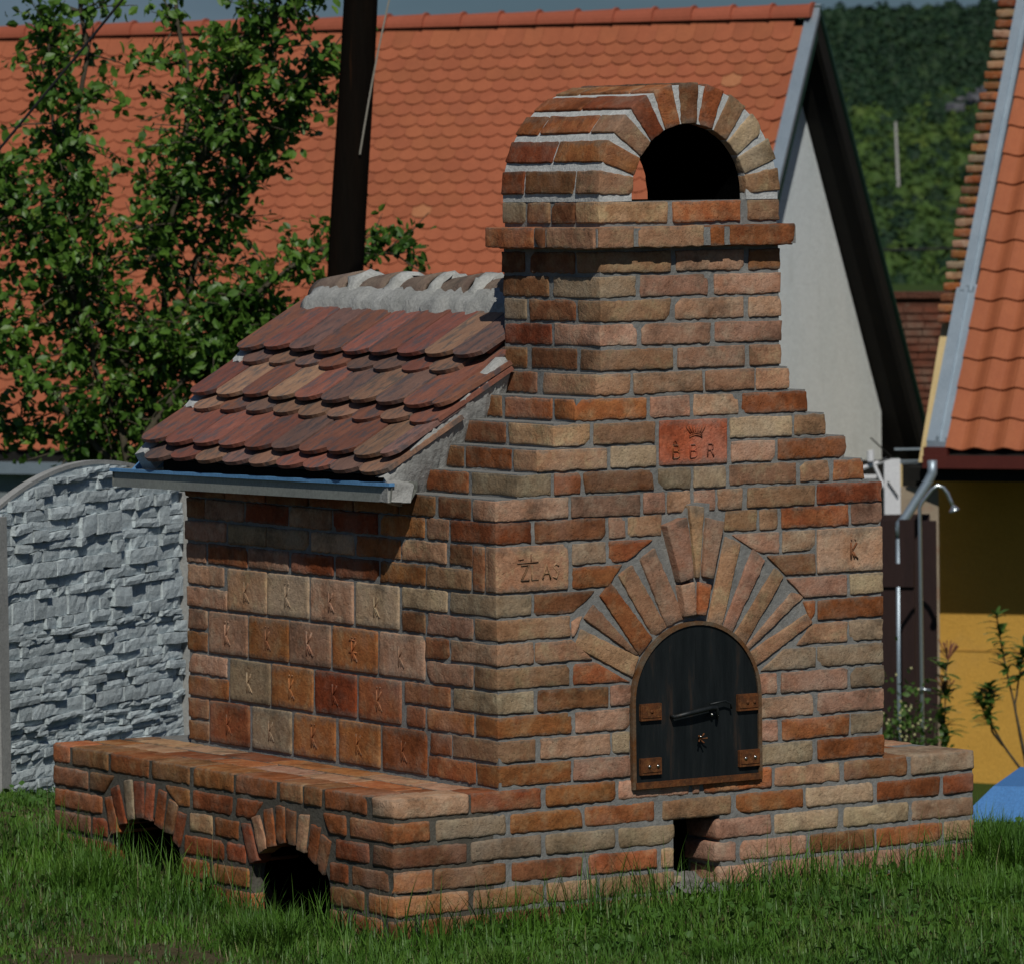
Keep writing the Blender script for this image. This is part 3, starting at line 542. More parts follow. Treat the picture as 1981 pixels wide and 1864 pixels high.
def word(parent,letters,x,z,size,mat,gap=.78,name='stamp_letter',rad=.0028):
    for i,l_ in enumerate(letters): strokes(parent,l_,(x+i*gap*size,-.003,z),(1,0,0),(0,-1,0),size,mat,rad,name)
STO=BM['O']
for o in fs:
    c=o.location
    if abs(c.x-1.38)<.1:   # K brick at the right edge
        strokes(o,K+DOT,(c.x+.0,-.003,c.z-.03),(1,0,0),(0,-1,0),.055,BM['b'],.003)
    elif c.z>.9:
        word(o,[B,B,Rl],c.x-.085,c.z-.05,.042,STO,gap=1.62)
        cr=[[(-.5,0),(-.3,.12),(0,.17),(.3,.12),(.5,0)],[(-.5,-.12),(-.3,0),(0,.05),(.3,0),(.5,-.12)]]+[[(t*.42,.15),(t*.75,.62)] for t in (-1,-.66,-.33,0,.33,.66,1)]
        strokes(o,cr,(c.x+.005,-.003,c.z+.02),(1,0,0),(0,-1,0),.05,STO,.0024,'crown_emblem')
        strokes(o,[[(-.4,0),(.4,0)],[(-.3,.1),(0,.6),(.3,.1)]],(c.x-.077,-.003,c.z-.004),(1,0,0),(0,-1,0),.02,STO,.0018,'crown_emblem')
    else:
        word(o,[Zl,Ll,Al,Sl],c.x-.045,c.z-.035,.048,BM['t'],gap=.84,rad=.003)
        strokes(o,[[(-.1,0),(1.9,.05)],[(1.2,0),(1.2,.7)],[(0,.3),(.5,.32)]],(c.x-.055,-.003,c.z+.02),(1,0,0),(0,-1,0),.04,BM['t'],.002,'stamp_mark')
# ---------- iron door
IRON=material('black_iron',(.006,.009,.010),(.020,.024,.025),rough=.5,scale=20,stretch=(1,1,.12),metal=.35,bump=.5,bscale=28,bdist=.003,c3=(.075,.04,.022),s3=20,t3=(.56,.72),f3=.7,spec=.5)
RUST=material('rusty_iron',(.17,.055,.015),(.075,.03,.012),rough=.8,scale=40,metal=.2,bump=.7,bscale=90,bdist=.003,c3=(.26,.11,.035),s3=60,t3=(.5,.7),f3=.7)
FRM=material('rusty_grey_frame',(.17,.14,.10),(.17,.07,.022),rough=.7,scale=16,metal=.4,bump=.4,bscale=60,c3=(.28,.27,.22),s3=20,t3=(.6,.75),f3=.5)
DX0,DX1,DZ0,DZ1=.507,1.018,-.045,.487; rx=(DX1-DX0)/2; DSP=DZ1-rx-.0; dcx=(DX0+DX1)/2
def arch(off,n=30): 
    r_=rx-off; pts=[(DX0+off,DZ0+off)]
    pts+=[(dcx-r_*math.cos(math.pi*i/n),DSP+r_*math.sin(math.pi*i/n)) for i in range(n+1)]
    return pts+[(DX1-off,DZ0+off)]
mb=MB(); mb.prism(arch(.012),1,-.006,.03); door=finish(mb.build('door',IRON,oven)); door['label']='black arched iron oven door with rusty hinge plates'
a0,a1=arch(0),arch(.013); n=len(a0); V=[(x,y,z) for y in (-.013,.03) for x,z in a0+a1]; F=[]
for i in range(n):
    j=(i+1)%n; F+=[[i,j,n+j,n+i],[2*n+i,3*n+i,3*n+j,2*n+j],[i,2*n+i,2*n+j,j],[n+i,n+j,3*n+j,3*n+i]]
finish(mesh('door_frame',V,F,FRM,door))
mb=MB(); mb.box(DX0+.010,-.018,DZ0+.001,DX1-.010,-.012,DZ0+.022); finish(mb.build('bottom_rail',RUST,door))
# seam of the two door halves and plank-like ribs
mb=MB(); mb.box(dcx-.0012,-.0075,.30,dcx+.0012,-.0055,.44); mb.build('weld_seam',IRON,door)
for hx,hz in ((.577,.203),(.575,.027),(.960,.211),(.964,.028)):
    mb=MB(); mb.box(hx-.040,-.019,hz-.027,hx+.040,-.0055,hz+.027); mb.box(hx-.036,-.0215,hz-.018,hx+.036,-.019,hz+.020)
    h_=finish(mb.build('hinge_plate',RUST,door))
STEEL=material('bright_steel',(.6,.6,.58),(.5,.48,.42),rough=.25,metal=1,scale=30,bump=.05,spec=.6)
def ball(mb,c,r,n=8,k=5,sc=(1,1,1)):
    V=[];F=[]
    for i in range(k+1):
        t=math.pi*i/k
        for j in range(n):
            g=2*math.pi*j/n; V.append((c[0]+r*sc[0]*math.sin(t)*math.cos(g),c[1]+r*sc[1]*math.sin(t)*math.sin(g),c[2]+r*sc[2]*math.cos(t)))
    for i in range(k):
        for j in range(n): F.append([i*n+j,(i+1)*n+j,(i+1)*n+(j+1)%n,i*n+(j+1)%n])
    mb.add(V,F)
for hx,hz in ((.565,.027),(.598,.027),(.945,.028),(.983,.03),(.955,.211),(.983,.211),(.577,.205)):
    mb=MB(); ball(mb,(hx,-.022,hz),.0065,sc=(1,.7,1)); mb.build('rivet',STEEL if hz<.1 else RUST,door,smooth=True)
mb=MB(); mb.tube([(.655,-.028,.182),(.72,-.032,.192),(.80,-.032,.203),(.822,-.032,.203),(.829,-.030,.19),(.829,-.026,.165)],[.006,.0085,.0085,.0075,.006,.004],n=8)
mb.tube([(.80,-.03,.215),(.86,-.028,.222),(.885,-.026,.212),(.888,-.024,.195)],.0035,n=6); mb.tube([(.66,-.010,.184),(.66,-.03,.184)],.006); mb.tube([(.81,-.010,.204),(.81,-.03,.204)],.006)
mb.build('handle',IRON,door,smooth=True)
mb=MB(); ball(mb,(.812,-.022,.180),.006); mb.build('rivet',STEEL,door,smooth=True)
mb=MB()
for i in range(5):
    g=i*1.256; mb.tube([(.765,-.012,.105),(.765+.012*math.cos(g),-.030,.105+.010*math.sin(g)),(.765+.019*math.cos(g),-.036,.107+.016*math.sin(g))],.0028,n=5)
mb.build('spider_knob',RUST,door,smooth=True)
mb=MB(); ball(mb,(.757,-.036,.113),.004); mb.build('rivet',STEEL,door,smooth=True)
# ---------- roof
def ball2(mb,c,r):
    V=[c+r*np.array(d)*rng.uniform(.6,1.2) for d in ((1,0,0),(-1,0,0),(0,1,0),(0,-1,0),(0,0,.7),(0,0,-.7))]
    mb.add(V,[[0,2,4],[2,1,4],[1,3,4],[3,0,4],[2,0,5],[1,2,5],[3,1,5],[0,3,5]])
TILE=[material('roof_tile_'+n,c1,c2,rough=.75,scale=11,bump=.55,bscale=60,bdist=.004,var=.26,hue=.008,c3=c3,s3=13,t3=(.5,.6),f3=.8,spec=.35,stretch=(1,2.4,1)) for n,c1,c2,c3 in
 (('red',(.29,.110,.070),(.19,.075,.052),(.09,.08,.085)),('purple',(.235,.13,.098),(.16,.09,.072),(.075,.07,.075)),('ochre',(.34,.19,.12),(.25,.13,.085),(.11,.095,.085)))]
PITCH=math.radians(38.5); dr=np.array([math.cos(PITCH),0,math.sin(PITCH)]); nr=np.array([-math.sin(PITCH),0,math.cos(PITCH)]); EA=np.array([-.045,0,.962])
def tile_shape(w_,l_,th,arc,n=8):
    # outline in (across, up the slope); tail at 0 with a segmental arc
    pts=[(w_/2*(1-2*i/n)*1., arc*abs(1-2*i/n)**2.4) for i in range(n+1)]   # from right to left
    top=[(-w_/2,l_),(w_/2,l_)]
    return pts+top
def put_tile(name,y,t,n0,n1,w_,l_,th,arc,mat,parent,side=1):
    poly=tile_shape(w_,l_,th,arc); k=len(poly); V=[]
    yaw_=rng.normal()*.012; dz=rng.normal()*.0015
    for lay_ in (0,1):
        for (s,u) in poly:
            s2,u2=s*math.cos(yaw_)-u*math.sin(yaw_),u*math.cos(yaw_)+s*math.sin(yaw_)
            nn=n0+(n1-n0)*u/l_+lay_*th+dz-.004*(2*s/w_)**2; V.append(EA+dr*(t+u2)+nr*nn+np.array([0,y+s2,0]))
    F=[list(range(k))[::-1],list(range(k,2*k))]+[[i,(i+1)%k,(i+1)%k+k,i+k] for i in range(k)]
    if side<0: V=[np.array([1.44-v[0],v[1],v[2]]) for v in V]; F=[f[::-1] for f in F]
    return mesh(name,V,F,mat,parent)
tw=.1765
for side in (1,-1):
    for c_ in range(4):
        t0=[-.060,.192,.437,.7][c_]
        if c_==3: continue
        for row in (0,1):
            off=.5 if row else 0.
            for i in range(-1,11):
                yc=.475+.088+tw*(i+off); wd=.171
                if row and i==-1: yc,wd=.475+.044,.083
                if yc<.5 or yc>2.07: continue
 
                mt=TILE[[0,0,1,2,0,1,0,2][int(rng.integers(8))]]
                tt=t0+(.062 if row else 0.)+rng.normal()*.004
                if yc<.6 and .557-tt<.16: continue
                if side>0: put_tile('roof_tile',yc,tt,.06+.019*row,.0+.018*row,wd,min(.36,.557-tt) if yc<.6 else .36,.015,.036,mt,oven)
                elif rng.random()<2: put_tile('rear_roof_tile',yc,tt,.06+.019*row,.0+.018*row,wd,.36 if c_<3 else .14,.015,.036,mt,oven,-1) if c_<4 and yc>.6 else None
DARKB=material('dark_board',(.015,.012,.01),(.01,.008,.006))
for row,n0_ in ((0,.035),(1,.05)): put_tile('roof_tile',.625,.53+.03*row,n0_,.004+.018*row,.078,.33,.015,.004,TILE[1-row],oven)
# roof body, verge mortar, ridge
mb=MB()
def rz(x): return .962+(x+.045)*math.tan(PITCH)-.012
mb.prism([(.0,rz(0)),(.72,rz(.72)),(1.44,rz(0)),(1.46,.80),(.012,.80)],1,.575,1.975); finish(mb.build('roof_core',MORT,oven))
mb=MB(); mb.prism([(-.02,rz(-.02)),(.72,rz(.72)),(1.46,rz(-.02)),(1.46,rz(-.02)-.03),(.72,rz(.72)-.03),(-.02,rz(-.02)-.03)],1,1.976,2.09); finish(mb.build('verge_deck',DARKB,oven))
mb=MB()  # eave board, coloured near-black to stand for the shade under the tiles
mb.box(-.04,.60,.90,-.006,2.06,.962); mb.build('eave_shade_board',DARKB,oven)
for t_ in (0.,.245,.49):   # mortar dabs at the open verge
    P=EA+dr*(t_-.035); mb=MB(); c=P+nr*.05
    V=[];
    for a_,b_,n_ in [(0,0,-.03),(.075,0,-.03),(.075,.09,-.03),(0,.09,-.03),(.004,.004,.045),(.07,.004,.035),(.07,.085,.035),(.004,.085,.03)]:
        V.append(P+dr*a_+np.array([0,2.07+b_,0])+nr*(n_+.02))
    mb.add(V,[[0,1,2,3],[4,7,6,5],[0,4,5,1],[1,5,6,2],[2,6,7,3],[3,7,4,0]]); finish(mb.build('verge_mortar',MORTL,oven))
# mortar under and over the edge of the tiles along the stepped gable
n=52; V=[];F=[]
for i in range(n+1):
    t=-.05+.60*i/n; P=EA+dr*t; ov=rng.normal()*.003
    row_=[P+nr*.045+np.array([0,.54,0]),P+nr*.047+np.array([0,.484+ov,0]),P+nr*.02+np.array([0,.487+ov,0])]
    for y,dz in ((.492,-.02),(.503,-.055),(.52,-.10),(.545,-.16),(.562,-.24)):
        q=P+np.array([0,y+rng.normal()*.003,dz+.01+rng.normal()*.003]); q[2]=max(q[2],.886); row_.append(q)
    V+=row_
m=8
for i in range(n):
    for j in range(m-1): F.append([i*m+j,i*m+j+1,(i+1)*m+j+1,(i+1)*m+j])
finish(mesh('gable_mortar',V,F,MORTM,oven,smooth=True))
mb=MB(); poly=[(-.06,.885),(-.06,.94)]+[(x,rz(x)-.01) for x in (-.03,.1,.2,.3,.415)]+[(.42,.9),(.02,.86)]
mb.prism(poly,1,.556,.61); finish(mb.build('gable_mortar_fill',MORTM,oven))
# ridge
RX,RZ,RR_=.685,1.497,.092
MORTJ=material('ridge_joint_mortar',(.50,.50,.48),(.36,.36,.34),rough=.95,scale=12,bump=.8,bscale=35,bdist=.01,c3=(.28,.28,.26),s3=20,t3=(.5,.7),f3=.7,spec=.1)
def ridgebed(y,side,k): return
n=46; prof=[(-.160,-.05),(-.150,.008),(-.125,.028),(-.092,.048),(-.03,.06),(.03,.06),(.092,.045),(.14,.028),(.185,.005),(.20,-.06)]
V=[];F=[]; m=len(prof)
for i in range(n+1):
    y=.575+(2.075-.575)*i/n
    for a_,b_ in prof: V.append((RX+a_+rng.normal()*.006,y+rng.normal()*.006,RZ+b_+rng.normal()*.006))
for i in range(n):
    for j in range(m-1): F.append([i*m+j,(i+1)*m+j,(i+1)*m+j+1,i*m+j+1])
F.append(list(range(m))); F.append([n*m+j for j in range(m)][::-1]); finish(mesh('ridge_mortar',V,F,MORTM,oven,smooth=True))
RT=material('old_ridge_tile',(.24,.18,.135),(.15,.10,.08),rough=.9,scale=14,bump=.8,bscale=50,var=.25,c3=(.07,.065,.05),s3=22,f3=.6)
y=2.15; i=0
while y>.62:
    n=14; V=[];F=[]; y1=y-.255; ks=4
    for s_ in range(ks+1):
        q=s_/ks; yy=y+(y1-y)*q; r_=.083+.016*q
        for j in range(n+1):
            g=math.pi*j/n; 
            for rr_ in (r_,r_-.014): V.append((RX+rr_*math.cos(g),yy,RZ+.012*q+rr_*math.sin(g)*.98))
    m=2*(n+1)
    for s_ in range(ks):
        for j in range(n):
            a=s_*m+2*j; F+=[[a,a+2,a+2+m,a+m],[a+1,a+1+m,a+3+m,a+3]]
    for s_ in (0,ks):
        for j in range(n):
            a=s_*m+2*j; F.append([a,a+1,a+3,a+2])
    finish(mesh('ridge_tile',V,F,RT,oven,smooth=True))
    mb=MB(); V=[];F=[]   # white mortar collar closing the joint
    for s_,(dy,r_) in enumerate(((.012,.082),(-.012,.1035),(-.045,.1045),(-.070,.090))):
        for j in range(n+1):
            g=math.pi*j/n; k_=r_+rng.normal()*.004; V.append((RX+k_*math.cos(g),y+dy+rng.normal()*.006*(s_>0),RZ+.004+k_*math.sin(g)))
    for s_ in range(3):
        for j in range(n): F.append([s_*(n+1)+j,s_*(n+1)+j+1,(s_+1)*(n+1)+j+1,(s_+1)*(n+1)+j])
    F.append(list(range(n+1))); F.append([3*(n+1)+j for j in range(n+1)][::-1])
    if i>0: finish(mesh('ridge_joint_mortar',V,F,MORTJ,oven,smooth=True))
    y=y1-.012+.0; i+=1
# gutter
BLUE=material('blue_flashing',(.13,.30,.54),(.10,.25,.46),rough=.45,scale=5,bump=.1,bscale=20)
ZINC=material('zinc_gutter',(.33,.34,.30),(.27,.275,.25),rough=.5,metal=.45,scale=6,bump=.05,bscale=20,spec=.5)
gp=[(-.118,.945),(-.112,.952),(-.106,.945),(-.112,.892),(-.040,.886),(-.012,.93),(-.010,.955)]
V=[];F=[]
for y in (.445,2.30):
    for x,z in gp: V.append((x,y,z))
    for x,z in gp: V.append((x+(.0015),y,z+.003 if z<.93 else z-.002))
k=len(gp)
for i in range(k-1): F+=[[i,i+1,2*k+i+1,2*k+i],[k+i,3*k+i,3*k+i+1,k+i+1]]
V=[(x,y,z-.004-.022*(y-.445)/1.855) for x,y,z in V]
gut=finish(mesh('gutter',V,F,ZINC,oven))
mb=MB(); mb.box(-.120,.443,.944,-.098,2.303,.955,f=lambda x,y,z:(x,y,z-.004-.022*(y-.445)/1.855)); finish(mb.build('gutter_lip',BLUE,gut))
mb=MB(); mb.prism([(-.112,.868),(-.040,.864),(-.012,.931),(-.110,.924)],1,2.296,2.30); mb.build('gutter_end',ZINC,gut)
mb=MB(); mb.prism([(-.088,.928),(-.02,.985),(.05,1.0),(.07,.928)],1,2.19,2.204); mb.build('verge_flashing',BLUE,oven)
mb=MB(); V=[(-.118,.455,.888),(-.04,.44,.885),(-.02,.45,.94),(-.118,.455,.952),(-.112,.52,.89),(.02,.565,.872),(.03,.565,.955),(-.09,.52,.965)]
mb.add(V,[[0,1,2,3],[4,7,6,5],[0,4,5,1],[1,5,6,2],[2,6,7,3],[3,7,4,0]]); finish(mb.build('gutter_end_mortar',MORTM,oven))
# ================= BACKGROUND HOUSE (orange roof, white gable) =================
TERRA=material('clay_tile_new',(.39,.122,.058),(.34,.103,.050),rough=.85,scale=3,bump=.15,bscale=60,var=.08,hue=.002,c3=(.25,.085,.045),s3=2.2,t3=(.5,.75),f3=.5,spec=.15)
TERRA2=material('clay_ridge_tile',(.38,.105,.06),(.33,.09,.05),rough=.85,scale=3,bump=.15,var=.08,spec=.15)
PALE=material('pale_clay_tile',(.45,.185,.085),(.40,.15,.065),rough=.85,scale=20)
WHITE=material('white_render',(.86,.91,.93),(.80,.86,.88),rough=.95,scale=2.2,bump=.3,bscale=25,bdist=.02,c3=(.62,.66,.66),s3=4,f3=.4,stretch=(1,1,.35))
GREEN=material('dark_green_paint',(.02,.055,.04),(.014,.04,.028),rough=.5,scale=4)
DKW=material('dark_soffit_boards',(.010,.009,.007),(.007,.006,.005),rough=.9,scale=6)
METAL=material('galvanised_flashing',(.40,.47,.53),(.33,.40,.46),rough=.45,metal=.6,scale=4,bump=.05)
MAROON=material('maroon_gutter',(.10,.022,.016),(.08,.018,.014),rough=.45,scale=4)
class Fr:
    def __init__(s,a,b,z,ph):
        s.o=np.array([a,b]); s.z=z; q=math.radians(ph); s.D=np.array([math.sin(q),-math.cos(q)]); s.Nv=np.array([-math.cos(q),-math.sin(q)])
    def __call__(s,u,v,z):   # u to the right along the ridge, v towards the camera
        q=s.o+s.D*u+s.Nv*v; return site(q[0],q[1],s.z+z)
def fbox(mb,fr,u0,v0,z0,u1,v1,z1): mb.box(u0,v0,z0,u1,v1,z1,f=lambda x,y,z:fr(x,y,z))
fr=Fr(2.62,47,3.262,65)
HN,VN=3.66,2.36; HF,VF=3.84,2.56
house=tag(empty('house',tuple(fr(-5,0,-5.8))),'low white house with bright orange scalloped tile roof and dark gable overhang, behind the oven','house')
sl=math.hypot(HN,VN); up=np.array([0,-VN/sl,HN/sl]); nn=np.array([0,HN/sl,VN/sl])  # local (u,v,z)
def rp_(u,t,n): # t up the slope from the eave, n off the plane
    return fr(u,VN+up[1]*t+nn[1]*n,-HN+up[2]*t+nn[2]*n)
# roof deck and walls
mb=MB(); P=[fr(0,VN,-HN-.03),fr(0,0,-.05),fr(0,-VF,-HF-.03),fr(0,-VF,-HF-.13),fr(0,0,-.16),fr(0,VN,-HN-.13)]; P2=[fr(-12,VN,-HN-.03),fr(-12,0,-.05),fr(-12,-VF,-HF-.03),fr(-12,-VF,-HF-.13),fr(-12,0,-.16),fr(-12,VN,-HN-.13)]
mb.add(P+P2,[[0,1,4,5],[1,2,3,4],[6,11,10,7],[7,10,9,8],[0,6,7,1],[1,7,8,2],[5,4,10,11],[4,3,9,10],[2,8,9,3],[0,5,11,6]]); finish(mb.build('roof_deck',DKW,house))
gw=.28; mb=MB(); wv,wf=VN-.35,VF-.35
P=[(wv,-6.6),(wv,-HN-.16+.35*HN/VN-.02),(0,-.18),(-wf,-HF-.16+.35*HF/VF-.02),(-wf,-6.6)]
V=[fr(-gw,v,z) for v,z in P]+[fr(-11.6,v,z) for v,z in P]
mb.add(V,[[0,1,2,3,4],[9,8,7,6,5]]+[[i,i+5,(i+1)%5+5,(i+1)%5] for i in range(5)]); finish(mb.build('wall',WHITE,house))
# barge boards / verge trims
def slab(fr_,pts,u0,u1,name,mat,par):
    V=[fr_(u0,v,z) for v,z in pts]+[fr_(u1,v,z) for v,z in pts]; n=len(pts)
    return finish(mesh(name,V,[list(range(n)),list(range(n,2*n))[::-1]]+[[i,i+n,(i+1)%n+n,(i+1)%n] for i in range(n)],mat,par))
slab(fr,[(VN+.02,-HN-.20),(VN+.02,-HN-.02),(0,.0),(0,-.22)],0.0,.03,'barge_board',GREEN,house)
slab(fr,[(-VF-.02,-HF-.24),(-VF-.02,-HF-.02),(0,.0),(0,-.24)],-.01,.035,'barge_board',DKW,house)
slab(fr,[(-VF-.04,-HF-.01),(-VF-.04,-HF+.04),(0,.06),(0,.0)],-.05,.06,'verge_cap',GREEN,house)
slab(fr,[(VN+.03,-HN-.01),(VN+.03,-HN+.065),(-.02,.075),(-.02,.0)],-.06,.055,'verge_flashing',METAL,house)
slab(fr,[(-VF-.02,-HF-.16),(-VF-.02,-HF-.1),(-.1,-.24),(-.1,-.30)],-.27,-.24,'soffit_trim',GREEN,house)
mb=MB(); fbox(mb,fr,-12,VN+.0,-HN-.20,0,VN+.12,-HN-.10); finish(mb.build('gutter',METAL,house))
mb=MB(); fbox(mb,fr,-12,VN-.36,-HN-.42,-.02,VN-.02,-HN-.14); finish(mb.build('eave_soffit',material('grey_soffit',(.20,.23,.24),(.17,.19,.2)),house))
# scalloped tiles
w0,e0,Lt,th=.1795,.1165,.27,.016
nrow=int(sl/e0)-1; ncol=int(12/w0)
prof=tile_shape(w0*.985,Lt,th,.036,6)
cand=[];
T0=[]
pv=np.array(prof); kp=len(prof)
def tile_me():
    V=[(s,u,(.030-.026*u/Lt)+l_*th-.003*(2*s/w0)**2) for l_ in (0,1) for s,u in prof]
    F=[list(range(kp))[::-1],list(range(kp,2*kp))]+[[i,(i+1)%kp,(i+1)%kp+kp,i+kp] for i in range(kp)]
    return V,F
tV,tF=tile_me(); me=bpy.data.meshes.new('roof_tile'); me.from_pydata(tV,[],tF); me.materials.append(TERRA); me.update()
me2=bpy.data.meshes.new('roof_tile_pale'); me2.from_pydata(tV,[],tF); me2.materials.append(PALE); me2.update()
ex=fr(1,0,0)-fr(0,0,0); ey=rp_(0,1,0)-rp_(0,0,0); ez=np.cross(ex,ey)
allV=[];allF=[]; tVa=np.array(tV); npart=0
def top_left(u,t):
    z=-HN+up[2]*t; return z
for j in range(nrow):
    for i in range(ncol):
        u=-.06-w0*(i+(.5 if j%2 else 0)+.5); t=e0*j-.02+rng.normal()*.0012+(.02 if (i*7+j*13)%97==0 else 0)
        zt=-HN+t*up[2]
        vis=(-4.35<u<-2.85 and zt>-1.75) or (zt>-.62 and -4.2<u) or (-.62<u and -1.9<zt)
        O=rp_(u,t,0); 
        if vis and npart<296:
            npart+=1; o=bpy.data.objects.new('roof_tile',me2 if (j,i) in ((nrow-16,17),(nrow-5,2)) else me); COL.objects.link(o)
            o.matrix_world=Matrix(((ex[0],ey[0],ez[0],O[0]),(ex[1],ey[1],ez[1],O[1]),(ex[2],ey[2],ez[2],O[2]),(0,0,0,1)))
            mw=o.matrix_world.copy(); o.parent=house; o.matrix_parent_inverse=Matrix.Translation(house.location).inverted(); 
        else:
            a=len(allV)*1; allV.append(O+tVa@np.array([ex,ey,ez])); 
nT=len(allV); VV=np.concatenate(allV); FF=[[x+k*2*kp for x in f] for k in range(nT) for f in tF]
tag(mesh('roof_tiles_beyond',VV,FF,TERRA,house),kind='stuff')
# double first course line under the ridge, ridge tiles
y=0.; i=0
while y<11.8:
    n=10; V=[];F=[]; L_=.365
    for s_,(du,r_) in enumerate(((0,.125),(.02,.125),(.021,.112),(L_+.03,.100))):
        for k in range(n+1):
            g=math.pi*k/n; V.append(fr(-(y+du),r_*math.cos(g)*.95,-.02+r_*math.sin(g)*1.05-.02))
    m=n+1
    for s_ in range(3): F+=[[s_*m+k,s_*m+k+1,(s_+1)*m+k+1,(s_+1)*m+k] for k in range(n)]
    F.append(list(range(m)))
    finish(mesh('ridge_tile',V,F,TERRA2,house,smooth=False)); y+=L_; i+=1
# ================= YELLOW HOUSE =================
YEL=material('yellow_render',(.64,.36,.07),(.57,.31,.055),rough=.95,scale=1.1,bump=.4,bscale=30,bdist=.02,c3=(.50,.30,.09),s3=1.6,f3=.5)
CREAM=material('cream_render',(.62,.47,.24),(.55,.41,.2),rough=.95,scale=3,bump=.2,bscale=40)
fy=Fr(3.42,45,-.38,68); tp=math.tan(math.radians(55)); cs,sn=math.cos(math.radians(55)),math.sin(math.radians(55))
yh=tag(empty('house',tuple(fy(2,-2,-2.9))),'yellow rendered house with wavy orange roof tiles and brick edged verge at the right','house')
mb=MB(); V=[fy(.10,v,z) for v,z in [(-.75,-2.95),(-.75,-.28),(-.6,-.28),(-4.2,4.2),(-7.8,-.3),(-7.8,-2.95)]]+[fy(9,v,z) for v,z in [(-.75,-2.95),(-.75,-.28),(-.6,-.28),(-4.2,4.2),(-7.8,-.3),(-7.8,-2.95)]]
V=[fy(u,v,z) for u in (-.37,9) for v,z in [(-1.0,-3.6),(-1.0,-.1),(-3.6,4.2),(-7.,.2),(-7.,-3.6)]]
mb.add(V,[[0,1,2,3,4],[9,8,7,6,5]]+[[i,i+5,(i+1)%5+5,(i+1)%5] for i in range(5)]); finish(mb.build('wall',YEL,yh))
mb=MB()  # render seam and a paler patch band low on the wall
fbox(mb,fy,-.36,-.9995,-1.72,9,-.995,-1.705); finish(mb.build('wall_joint',material('joint',(.5,.27,.05)),yh))
mb=MB(); V=[fy(.02,v,z) for v,z in [(.02,-.12),(.02,-.03),(-3.6,3.6*tp-.03),(-3.6,3.6*tp-.15)]]+[fy(9,v,z) for v,z in [(.02,-.12),(.02,-.03),(-3.6,3.6*tp-.03),(-3.6,3.6*tp-.15)]]
mb.add(V,[[0,1,2,3],[7,6,5,4]]+[[i,i+4,(i+1)%4+4,(i+1)%4] for i in range(4)]); finish(mb.build('roof_deck',DKW,yh))
mb=MB(); fbox(mb,fy,-.03,-.02,-.13,9,.12,-.03); fbox(mb,fy,-.03,-.02,-.03,.17,.09,.04); finish(mb.build('gutter',MAROON,yh))
mb=MB(); fbox(mb,fy,-.2,-1.0,-.24,9,-.0,-.13); finish(mb.build('eave_soffit',DKW,yh))
# wavy tiles
wt,et,n=.246,.292,8; V=[];F=[]; L2=.33
for l_ in (0,1):
    for k in range(n+1):
        for s_ in (0,1):
            x=k/n; zz=.022*math.cos(2*math.pi*(x-.02))-.016*(1-l_); V.append(((x-.5)*wt*.992,s_*L2,zz+.030-.026*s_))
m=2*(n+1)
for k in range(n): a=2*k; F+=[[m+a,m+a+2,m+a+3,m+a+1],[a,a+1,a+3,a+2],[a,a+2,m+a+2,m+a],[a+1,m+a+1,m+a+3,a+3]]
F+=[[0,m,m+1,1],[m-2,m-1,2*m-1,2*m-2]]
ORT=material('wavy_tile',(.38,.118,.048),(.34,.10,.042),rough=.7,scale=5,bump=.1,var=.06,spec=.25)
mw=bpy.data.meshes.new('wavy_roof_tile'); mw.from_pydata(V,[],F); mw.materials.append(ORT); mw.update()
ex=fy(1,0,0)-fy(0,0,0); ey=fy(0,-cs,sn)-fy(0,0,0); ez=np.cross(ex,ey)
bulkV=[]
for j in range(20):
    for i in range(22):
        u=.15+wt*(i+.5); t=et*j+.0; O=fy(u,-cs*t+0.03,sn*t+.012)
        if i<5:
            o=bpy.data.objects.new('roof_tile',mw); COL.objects.link(o)
            o.matrix_world=Matrix(((ex[0],ey[0],ez[0],O[0]),(ex[1],ey[1],ez[1],O[1]),(ex[2],ey[2],ez[2],O[2]),(0,0,0,1)))
            o.parent=yh; o.matrix_parent_inverse=Matrix.Translation(yh.location).inverted()
        else: bulkV.append(O+np.array(V)@np.array([ex,ey,ez]))
nv=len(V); FF=[[x+k*nv for x in f] for k in range(len(bulkV)) for f in F]
tag(mesh('roof_tiles_beyond',np.concatenate(bulkV),FF,ORT,yh),kind='stuff')
# metal valley strip, in two lengths, with a centre rib
for (t0,t1,u0,u1,dn) in ((0.0,1.5,-.03,.15,.04),(1.46,6.2,.0,.135,.055)):
    mb=MB()
    for (a,b,h) in ((u0,(u0+u1)/2-.01,.05),((u0+u1)/2-.01,(u0+u1)/2+.02,.085),((u0+u1)/2+.02,u1-.02,.04),(u1-.02,u1,.075)):
        V=[fy(u,-cs*t-sn*n_*-1*0-0 + sn*n_*0,sn*t+n_*1.0) for t in (t0,t1) for u in (a,b) for n_ in (0,h+dn)]
        mb.add(V,[[0,1,3,2],[4,6,7,5],[0,4,5,1],[2,3,7,6],[0,2,6,4],[1,5,7,3]])
    finish(mb.build('metal_flashing',METAL,yh))
